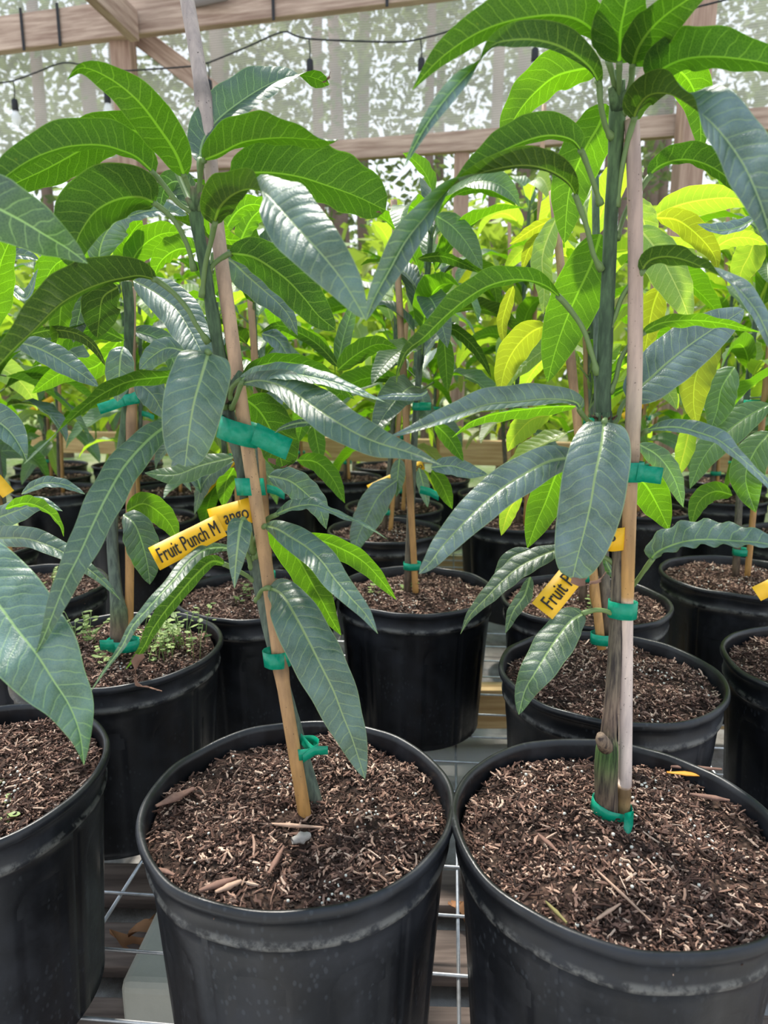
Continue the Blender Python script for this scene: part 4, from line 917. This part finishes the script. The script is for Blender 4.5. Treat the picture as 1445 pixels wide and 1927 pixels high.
# ------------------------------------------------------------------ G: second row left
rG = potted(-.389, .957, 0, 'mango tree with weedy soil and dark glossy leaves behind the front left pot', 1, rz=.2, sx=1.03)
far_stake(rG, at(243,1195,.94), at(248,540,.97), .0062)
tubepart('trunk', rG, [at(222,1225,.935), at(224,1190,.935), at(224,1150,.935), at(218,1110,.94), at(212,980,.95), at(235,800,.96), at(240,700,.96), at(243,590,.96), at(238,530,.96)], [.013,.0125,.012,.0085,.0075,.0065,.006,.0065,.007], [BRN, (.2,.13,.09), (.13,.16,.08), GR, GR, GRN, GRN, GRN, (.1,.17,.06)], BARK, k=50)
band(rG, at(232,1212,.92), .022, .014, .0155, (0,0,1), (1,0,0)); ribbon('tie_tape', rG, [at(214,1213,.905), at(200,1214,.90), at(188,1214,.90)], (0,0,1), .0145, TAPE)
band(rG, at(244,752,.955), .012, .010, .0145, (-.2,0,1), (1,0,.2)); ribbon('tie_tape', rG, [at(232,754,.945), at(208,763,.94), at(186,770,.94)], (-.3,0,1), .014, TAPE); ribbon('tie_tape', rG, [at(245,752,.943), at(258,746,.94)], (-.2,0,1), .014, TAPE)
for a in (
 ([(250,528,.88), (290,549,.86), (330,580,.84), (357,621,.82), (380,665,.80), (398,702,.80)], 42, [(.95,.85)], 'u', L_TEAL, .7),
 ([(186,500,.92), (188,470,.91), (200,438,.90), (222,415,.89), (245,410,.88)], 34, [(.9,.9)], 'u', L_TEAL, .5),
 ([(240,505,.95), (232,470,.95), (250,435,.95), (268,415,.95)], 24, [(.8,.8)], 'd', L_MID, .7),
 ([(240,512,.95), (262,470,.95), (300,442,.95), (345,436,.95)], 30, [(.9,.8)], 'd', L_MID, .7),
 ([(212,425,.93), (250,405,.92), (300,395,.92), (352,405,.92)], 22, [(.9,.5)], 'u', L_TEAL, .7),
 ([(225,535,.94), (180,500,.93), (125,488,.92), (95,510,.91), (78,555,.91)], 32, [(.9,.9)], 'd', L_MID, .5),
 ([(150,540,.90), (118,572,.89), (112,613,.89), (104,665,.89)], 22, [(.9,.9)], 'd', L_MID, .9),
 ([(222,540,.93), (194,560,.92), (187,600,.92), (183,636,.92)], 38, [(.95,.9)], 'd', L_DARK, .8),
 ([(225,545,.95), (165,550,.94), (150,590,.94), (138,645,.94)], 27, [(.9,.9)], 'u', L_DARK, .8),
 ([(45,632,.90), (97,621,.89), (145,628,.88), (178,652,.88), (200,690,.88)], 16, [(.5,.9)], 'd', L_DARK, .8),
 ([(25,642,.75), (68,654,.75), (108,674,.75), (148,700,.75), (186,728,.75)], 26, [(.9,.9)], 'u', L_TEAL, .8),
 ([(232,652,.80), (227,672,.79), (224,712,.79), (221,756,.79)], 27, [(.95,.95)], 'u', L_TEAL, .8),
 ([(350,662,.95), (315,655,.94), (285,672,.94), (262,695,.94)], 24, [(.9,.9)], 'u', L_TEAL, .8),
 ([(255,715,.85), (288,745,.84), (312,788,.84)], 27, [(.9,.9)], 'u', L_TEAL, .8),
 ([(232,968,.85), (252,985,.84), (266,1018,.84), (277,1060,.84), (282,1100,.84)], 34, [(.9,.9)], 'u', L_DEEP, .8),
 ([(238,962,.90), (270,948,.89), (300,965,.89), (322,990,.89), (333,1018,.89)], 26, [(.9,.9)], 'd', L_MID, .8),
 ([(440,860,.85), (380,875,.85), (330,893,.85), (272,890,.85)], 24, [(.9,.8)], 'u', L_MID, .8),
 ([(40,930,.80), (80,910,.80), (120,912,.80), (160,930,.80)], 16, [(.8,.5)], 'u', L_TEAL, .8),
 ([(235,640,.95), (180,620,.95), (120,640,.95), (60,690,.95)], 24, [(.9,.6)], 'd', L_DEEP, .8),
 ([(240,620,.97), (300,640,.98), (330,690,.99), (345,750,.99)], 24, [(.9,.6)], 'u', L_DEEP, .8),
 ([(225,640,1.), (180,690,1.), (120,700,1.), (60,740,1.)], 24, [(.9,.9)], 'd', L_MID, .8),
 ([(0,478,.9), (45,480,.9), (75,490,.9)], 14, [(.9,.6)], 'u', L_TEAL, .8),
 ): leaf(rG, a[0], a[1], a[2], a[3], a[4], n=20, te=a[5])
weed(rG, .075, .0, 34, .026, .06, 1, WEED); weed(rG, -.05, .03, 9, .022, .05, 2, WEED); weed(rG, .03, -.02, 8, .03, .03, 8, WEED)

# ------------------------------------------------------------------ middle rows
def mid_tree(x, y, lod, label, i, kinds, h=.62, n=34, stake=None, grp=None, tapes=((.1,), (.55,)), lo=.25, tags=None, weeds=0, sc=1.0):
    r = potted(x, y, lod, label, i, grp, rz=U(0,6))
    ox, oy = U(-.02,.02), U(-.02,.02); base = (x+ox, y+oy, .235); top = (x+U(-.04,.04), y+U(-.04,.04), .255+h)
    f = far_stem(r, base, top)
    sb = Vector((x+ox+.016, y+oy-.012, .235)); st = sb+Vector((U(-.06,.06), U(-.03,.03), h*U(1.0,1.35))); far_stake(r, sb, st)
    for t, in tapes: quick_tape(r, f(t)+Vector((.006,-.004,0)), .016)
    if R() < .5 and tapes:
        p = f(U(.3,.6)); ribbon('tie_tape', r, [p+Vector((.012,-.012,0)), p+Vector((.03,-.016,-.004)), p+Vector((.045,-.018,-.012))], (.1,0,1), .014, TAPE)
    add_leaves(r, f, lo, 1.0, n, kinds, sc)
    if weeds: weed(r, U(-.05,.05), U(-.05,.05), weeds, .03, .03, i+9, WEED)
    return r, f
rE, f = mid_tree(.057, 1.234, 0, 'centre mango tree in the tall black pot standing alone behind the two front pots', 2, ['deep','mid','blue'], .62, 22, lo=.5, weeds=4)
for a in (
 ([(818,405,1.15), (850,425,1.15), (880,460,1.15), (908,508,1.15)], 27, [(.9,.9)], 'u', L_MID),
 ([(785,487,1.1), (830,482,1.1), (870,496,1.1), (905,514,1.1)], 13, [(.6,.9)], 'd', L_DEEP),
 ([(812,622,1.1), (850,619,1.1), (885,645,1.1), (910,680,1.1), (925,712,1.1)], 16, [(.7,.7)], 'd', L_DEEP),
 ([(834,628,1.12), (838,670,1.12), (842,738,1.12)], 18, [(.9,.9)], 'd', L_MID),
 ([(635,697,1.05), (670,668,1.05), (710,648,1.05), (748,656,1.05)], 25, [(.9,.7)], 'd', L_DEEP),
 ([(638,692,1.08), (600,650,1.08), (560,625,1.08), (520,612,1.08), (488,627,1.08)], 17, [(.7,.7)], 'd', L_DEEP),
 ([(492,628,1.08), (522,640,1.08), (548,682,1.08)], 20, [(.8,.8)], 'u', L_BLUE),
 ([(635,692,1.1), (645,640,1.1), (660,590,1.1), (674,556,1.1)], 17, [(.9,.9)], 'u', L_MID),
 ([(810,880,1.05), (850,877,1.05), (885,888,1.05), (918,893,1.05)], 21, [(.9,.8)], 'u', L_BLUE),
 ([(812,885,1.08), (830,910,1.08), (851,958,1.08)], 17, [(.9,.9)], 'd', L_MID),
 ([(818,798,1.05), (845,825,1.05), (872,868,1.05)], 17, [(.9,.9)], 'd', L_MID),
 ([(805,735,1.0), (790,745,1.0), (740,745,1.0), (700,750,1.0)], 10, [(.9,.6)], 'u', L_BLUE),
 ): leaf(rE, a[0], a[1], a[2], a[3], a[4], n=14)
rF, f = mid_tree(-.228, 1.208, 0, 'mango tree in the black pot directly behind the golden staked front tree', 0, ['deep','blue','mid'], .55, 16, lo=.55, weeds=5)
for a in (
 ([(380,930,1.1), (365,890,1.1), (330,870,1.1), (360,925,1.1)], 18, [(.8,.8)], 'u', L_BLUE), ([(440,868,1.1), (405,885,1.1), (380,915,1.1), (366,968,1.1)], 20, [(.8,.6)], 'u', L_DEEP),
 ([(440,880,1.12), (425,910,1.12), (420,955,1.12)], 19, [(.9,.9)], 'd', L_MID), ([(558,866,1.0), (595,870,1.0), (625,900,1.0), (649,947,1.0)], 23, [(.8,.8)], 'd', L_MID),
 ([(560,735,1.1), (570,780,1.1), (560,835,1.1)], 22, [(.9,.9)], 'd', L_MID), ([(590,800,1.1), (600,850,1.1), (605,870,1.1)], 18, [(.9,.9)], 'd', L_MID),
 ): leaf(rF, a[0], a[1], a[2], a[3], a[4], n=14)
name_tag(rF, at(376,930,1.12), at(438,862,1.14), .018, 'GOLDEN M', .2, .98)
rK, f = mid_tree(.003, 1.722, 1, 'mango tree with a yellow printed tag in the middle distance left of the centre stake', 1, ['lime','mid','deep'], .60, 26, lo=.35)
leaf(rK, [(748,903,1.3), (715,930,1.3), (690,975,1.3), (672,1015,1.3), (667,1048,1.3)], 30, [(.95,.9)], 'u', L_BLUE, n=14); leaf(rK, [(752,862,1.3), (748,900,1.3), (746,935,1.3)], 16, [(.9,.9)], 'u', L_BLUE, n=12); leaf(rK, [(788,880,1.3), (797,915,1.3), (805,955,1.3)], 13, [(.9,.9)], 'u', L_BLUE, n=12)
name_tag(rK, at(694,922,1.36), at(796,874,1.40), .020, 'Fruit Punch Mango', .05, .97)
rJ, f = mid_tree(.354, 1.175, 0, 'mango tree in the black pot tucked between two pots right of centre, speckled soil', 0, ['mid','lime','lime'], .58, 24, lo=.45, weeds=3)
rH, f = mid_tree(.696, 1.319, 0, 'mango tree in the wide black pot near the right edge, green tape at its base', 1, ['mid','mid','deep','lime'], .62, 26, lo=.3)
rI, f = mid_tree(.62, .89, 0, 'mango tree in a black pot cut by the right edge behind the front right pot', 2, ['mid','deep'], .62, 14, lo=.6)
name_tag(rI, at(1423,1118,.86), at(1470,1095,.86), .02, '', 0, 1)
rM, f = mid_tree(-.67, 1.25, 0, 'mango tree in a dusty black pot at the left edge behind the weedy pot', 2, ['deep','blue','mid'], .60, 24, lo=.45, weeds=6)
name_tag(rM, at(-10,900,1.1), at(16,930,1.1), .02, '', 0, 1)
# back rows: jittered grid clear of the trees above
placed = [(-.43,.63), (-.079,.589), (.206,.551), (.301,.87), (.057,1.234), (-.228,1.208), (-.389,.957), (.003,1.722), (.354,1.175), (.696,1.319), (.62,.89), (-.67,1.25)]
fixed = [(.03,2.03,'mango tree in a pale rimmed black pot just behind the yellow tagged one'), (.37,1.84,'mango tree in the dark pot behind the pot tucked right of centre'), (.74,2.0,'mango tree in the back pot right of the pale front stake'), (-.35,1.56,'mango tree two rows behind the weedy pot, left of the golden stake'), (-.95,1.55,'mango tree in the back left rows by the left edge'), (1.02,1.65,'mango tree in the back right rows by the right edge'), (-.66,1.86,'mango tree four rows back in the left half, green tapes on its stake')]
spots = []
for x, y, l in fixed: placed.append((x, y)); spots.append((x, y, l, None))
for row in range(5):
    y0 = 1.60+row*.33
    for c in range(-6, 7):
        x = c*.36+(row % 2)*.18+U(-.03,.03); y = y0+U(-.03,.03)-.05*x
        if abs(x) > .60*y+.16 or y > WY-WS*x-.22 or y > 3.0: continue
        if any(math.hypot(x-a, y-b_) < .295 for a, b_ in placed): continue
        placed.append((x, y)); spots.append((x, y, (row, len([q for q in spots if q[3] == row])), row))
print('back plants', len(spots))
ORD = 'first second third fourth fifth sixth seventh eighth ninth tenth'.split()
for i, (x, y, l, g) in enumerate(spots):
    if g is not None:
        l = 'leafy mango tree of the crowded back rows, %s row, %s from the left' % (ORD[l[0]], ORD[l[1]]); g = 'potted mango trees in the back rows'
    kinds = (['mid','lime','lime','lime','yel'] if x > -.25 else ['lime','mid','lime','mid']) if y > 1.9 else ['deep','mid','lime','lime']
    r, f = mid_tree(x, y, 2 if y > 1.7 else 1, l, i, kinds, U(.50,.78), 34, grp=g, tapes=((.12,), (.4,)) if R() < .8 else (), lo=.18, sc=1.0)
    if R() < .3:
        p = f(.45); name_tag(r, p+Vector((-.07,-.03,-.03)), p+Vector((0,-.02,.01)), .018, '', 0, 1)

# ------------------------------------------------------------------ string lights
lights = empty('string_lights', at(400,118,2.95), 'black cable of clear bulbs looping along the lumber wall', 'string lights')
cab = [(-30,162), (0,156), (25,152), (69,136), (119,118), (166,125), (216,133), (258,132), (357,125), (388,119), (400,115), (461,90), (530,60), (553,66), (580,73), (660,77), (749,79), (791,73), (855,55), (900,30), (960,50), (1005,72), (1080,62), (1150,70), (1233,48), (1290,20), (1340,6), (1380,-4), (1450,-20)]
b = MB(); P = [at(u, v, 3.02-.237*(u-722)/1312*2.7) for u, v in cab]
S, _ = crom_len([tuple(p) for p in P], lambda q: q, 120); b.tube([Vector(q) for q in S], .0035, 6); b.build('cable', CABLE, lights)
def Yl(u): return 3.02-.237*(u-722)/1312*2.7
bulbm = None
for (u, v, ln) in ((25,152,34), (199,131,40), (391,118,32), (581,73,38), (791,73,36), (1005,72,18), (1233,48,24)):
    y = Yl(u); p = at(u, v, y); q = at(u+2, v+ln, y)
    b = MB(); b.tube([p, (p+q)/2+Vector((.003,0,0)), q], .0025, 6); b.build('drop_cord', CABLE, lights)
    b = MB(); b.tube([q, q-Vector((0,0,.006)), q-Vector((0,0,.045)), q-Vector((0,0,.048))], [.008,.013,.014,.012], 12); so = b.build('bulb_socket', CABLE, lights)
    b = MB(); z = q-Vector((0,0,.046)); b.tube([z, z-Vector((0,0,.012)), z-Vector((0,0,.03)), z-Vector((0,0,.045)), z-Vector((0,0,.058)), z-Vector((0,0,.062))], [.009,.014,.020,.020,.012,.003], 14); b.build('bulb_glass', GLASS, so)
# straps nailed over the top beam
for u in (30, 108, 528, 727, 1080):
    x = (u-722)/1312*3.05; y = WY-WS*x-.092
    b = MB(); b.box((x, y, 2.135), (.012, .003, .17)); b.build('hanging_strap', CABLE, lights, smooth=False)

# ------------------------------------------------------------------ trees beyond
def crown_mesh(seed, n, rx, rz, size, m):
    rs = random.Random(seed); b = MB()
    cl = []
    for _ in range(26):
        a = rs.random()*6.28; r = math.sqrt(rs.random()); cl.append((rx*r*math.cos(a), rx*r*math.sin(a), rs.uniform(-rz, rz), rs.uniform(.25,.6)*rx))
    for i in range(n):
        c = rs.choice(cl); p = Vector((c[0]+rs.gauss(0,c[3]*.5), c[1]+rs.gauss(0,c[3]*.5), c[2]+rs.gauss(0,c[3]*.45)))
        d = Vector((rs.gauss(0,1), rs.gauss(0,1), rs.gauss(0,.6))).normalized(); s = d.cross(Vector((rs.gauss(0,1), rs.gauss(0,1), rs.gauss(0,1)))).normalized(); L = size*rs.uniform(.6,1.4)
        b.add([p, p+d*L*.5+s*L*.22, p+d*L, p+d*L*.5-s*L*.22], [(0,1,2,3)])
    return b.mesh('crown', m)
def tree_leaf(name, c1, c2, tr):
    m, nt, out = mat(name); T = NT(nt); g = T.n('ShaderNodeNewGeometry'); c = T.mix(g.outputs['Random Per Island'], c1, c2)
    p = T.pbr(c, .55, .3); tl = T.n('ShaderNodeBsdfTranslucent'); tl.inputs[0].default_value = (*tr, 1); mx = T.n('ShaderNodeMixShader'); mx.inputs[0].default_value = .45
    T.l(p, mx.inputs[1]); T.l(tl.outputs[0], mx.inputs[2]); T.l(mx.outputs[0], out.inputs[0]); return m
TG = tree_leaf('tree_foliage', (.05,.075,.03), (.13,.17,.07), (.20,.28,.07)); TY = tree_leaf('bright_foliage', (.10,.20,.03), (.34,.44,.06), (.42,.58,.05))
TB = simple('pine_bark', (.24,.17,.15), .9, .1, nscale=6, namt=.35, bump=.5, bdist=.02)
CR = [crown_mesh(s, 1700, 1.25, 1.5, .12, TG) for s in (1,2,3)]; LOWC = [crown_mesh(s+7, 700, .8, .8, .15, TG) for s in (1,2)]; BR = [crown_mesh(s+20, 420, .42, .42, .12, TY) for s in (1,2,3)]
def RK(k):
    xs = TREES; me_ = xs[k]; n_ = sorted(q[0] for q in xs if (q[1] < 11) == (me_[1] < 11)); j = n_.index(me_[0])
    o = 'first second third fourth fifth sixth seventh eighth ninth tenth eleventh twelfth thirteenth'.split(); return o[j]
TREES = [(-5.2,8.5,4.6,1.1), (-3.3,9.5,5.2,1.2), (-1.7,8.2,4.2,1.0), (-.2,9.6,5.4,1.25), (1.5,8.6,4.7,1.1), (3.4,9.4,5.0,1.2), (5.3,8.6,4.6,1.2), (-6.8,12,6.5,1.5), (-2.5,12.5,7.4,1.4), (1.0,13,7.2,1.5), (4.5,12.5,7.2,1.5), (7.4,12,6,1.5), (-4.4,12.4,3.4,1.3), (-.9,12.2,3.2,1.2), (2.7,12.5,3.3,1.3), (6.4,10.2,3.4,1.1), (-.5,7.6,3.0,.8), (2.3,7.4,3.0,.75), (-2.8,7.2,3.3,.8)]
tg = 'forest trees beyond the shade cloth'
k = 0
for (x, y, z, s) in TREES:
    t = empty('forest_tree', (x, y, -.16), 'slim trunked green tree beyond the shade cloth, %s from the left in the %s rank' % (RK(k), 'nearer' if y < 11 else 'farther'), 'tree', tg)
    o = link('crown', CR[k % 3], t, (0,0,z), (0,0,k*1.3)); o.scale = (s, s, s*1.15)
    b = MB(); bx = U(-.15,.15); b.tube([(x,y,-.2), (x+bx,y,z*.6), (x,y,z+1.2)], [.10,.085,.05], 10); b.build('trunk', TB, t); k += 1
for i, (x, y) in enumerate(((-4.0,7.4), (-3.0,6.6), (-2.3,9.8), (-1.3,6.3), (-.6,7.0), (.5,8.0), (.95,6.6), (2.0,6.8), (2.9,7.8), (3.7,6.9), (4.8,7.6))):
    t = empty('pine_tree', (x, y, -.16), 'bare pinkish pine trunk behind the wall, %s from the left' % (ORD+['eleventh'])[i], 'tree', 'bare pine trunks beyond the wall')
    b = MB(); b.tube([(x,y,-.2), (x+U(-.1,.1),y,3.5), (x+U(-.2,.2),y,9)], [.055,.048,.03], 10); b.build('trunk', TB, t)
for i in range(16):
    x = -6.5+i*.85+U(-.2,.2); y = U(9.5,11.5)
    t = empty('understory_bush', (x, y, -.16), 'green bush at the edge of the woods, %s from the left' % (ORD+'eleventh twelfth thirteenth fourteenth fifteenth sixteenth'.split())[i], 'bush', 'bushes at the edge of the woods')
    o = link('foliage', LOWC[i % 2], t, (0,0,1.0), (0,0,i)); o.scale = (1.2, 1.2, 1.5)
for i in range(17):
    x = -3.4+i*.46+U(-.12,.12); y = WY-WS*x+U(.75,1.6); h = U(.75,1.25)
    t = empty('citrus_shrub', (x, y, -.16), 'sunlit yellow-green shrub outside the lumber wall, %s from the left' % (ORD+'eleventh twelfth thirteenth fourteenth fifteenth sixteenth seventeenth'.split())[i], 'shrub', 'bright shrubs outside the wall')
    o = link('foliage', BR[i % 3], t, (0,0,h+.1), (0,0,i)); s = U(1.0,1.35); o.scale = (s,s,s)
    b = MB(); b.tube([(x,y,-.16), (x+.02,y,h*.5), (x,y,h+.2)], [.018,.015,.008], 7); b.build('stem', TB, t)
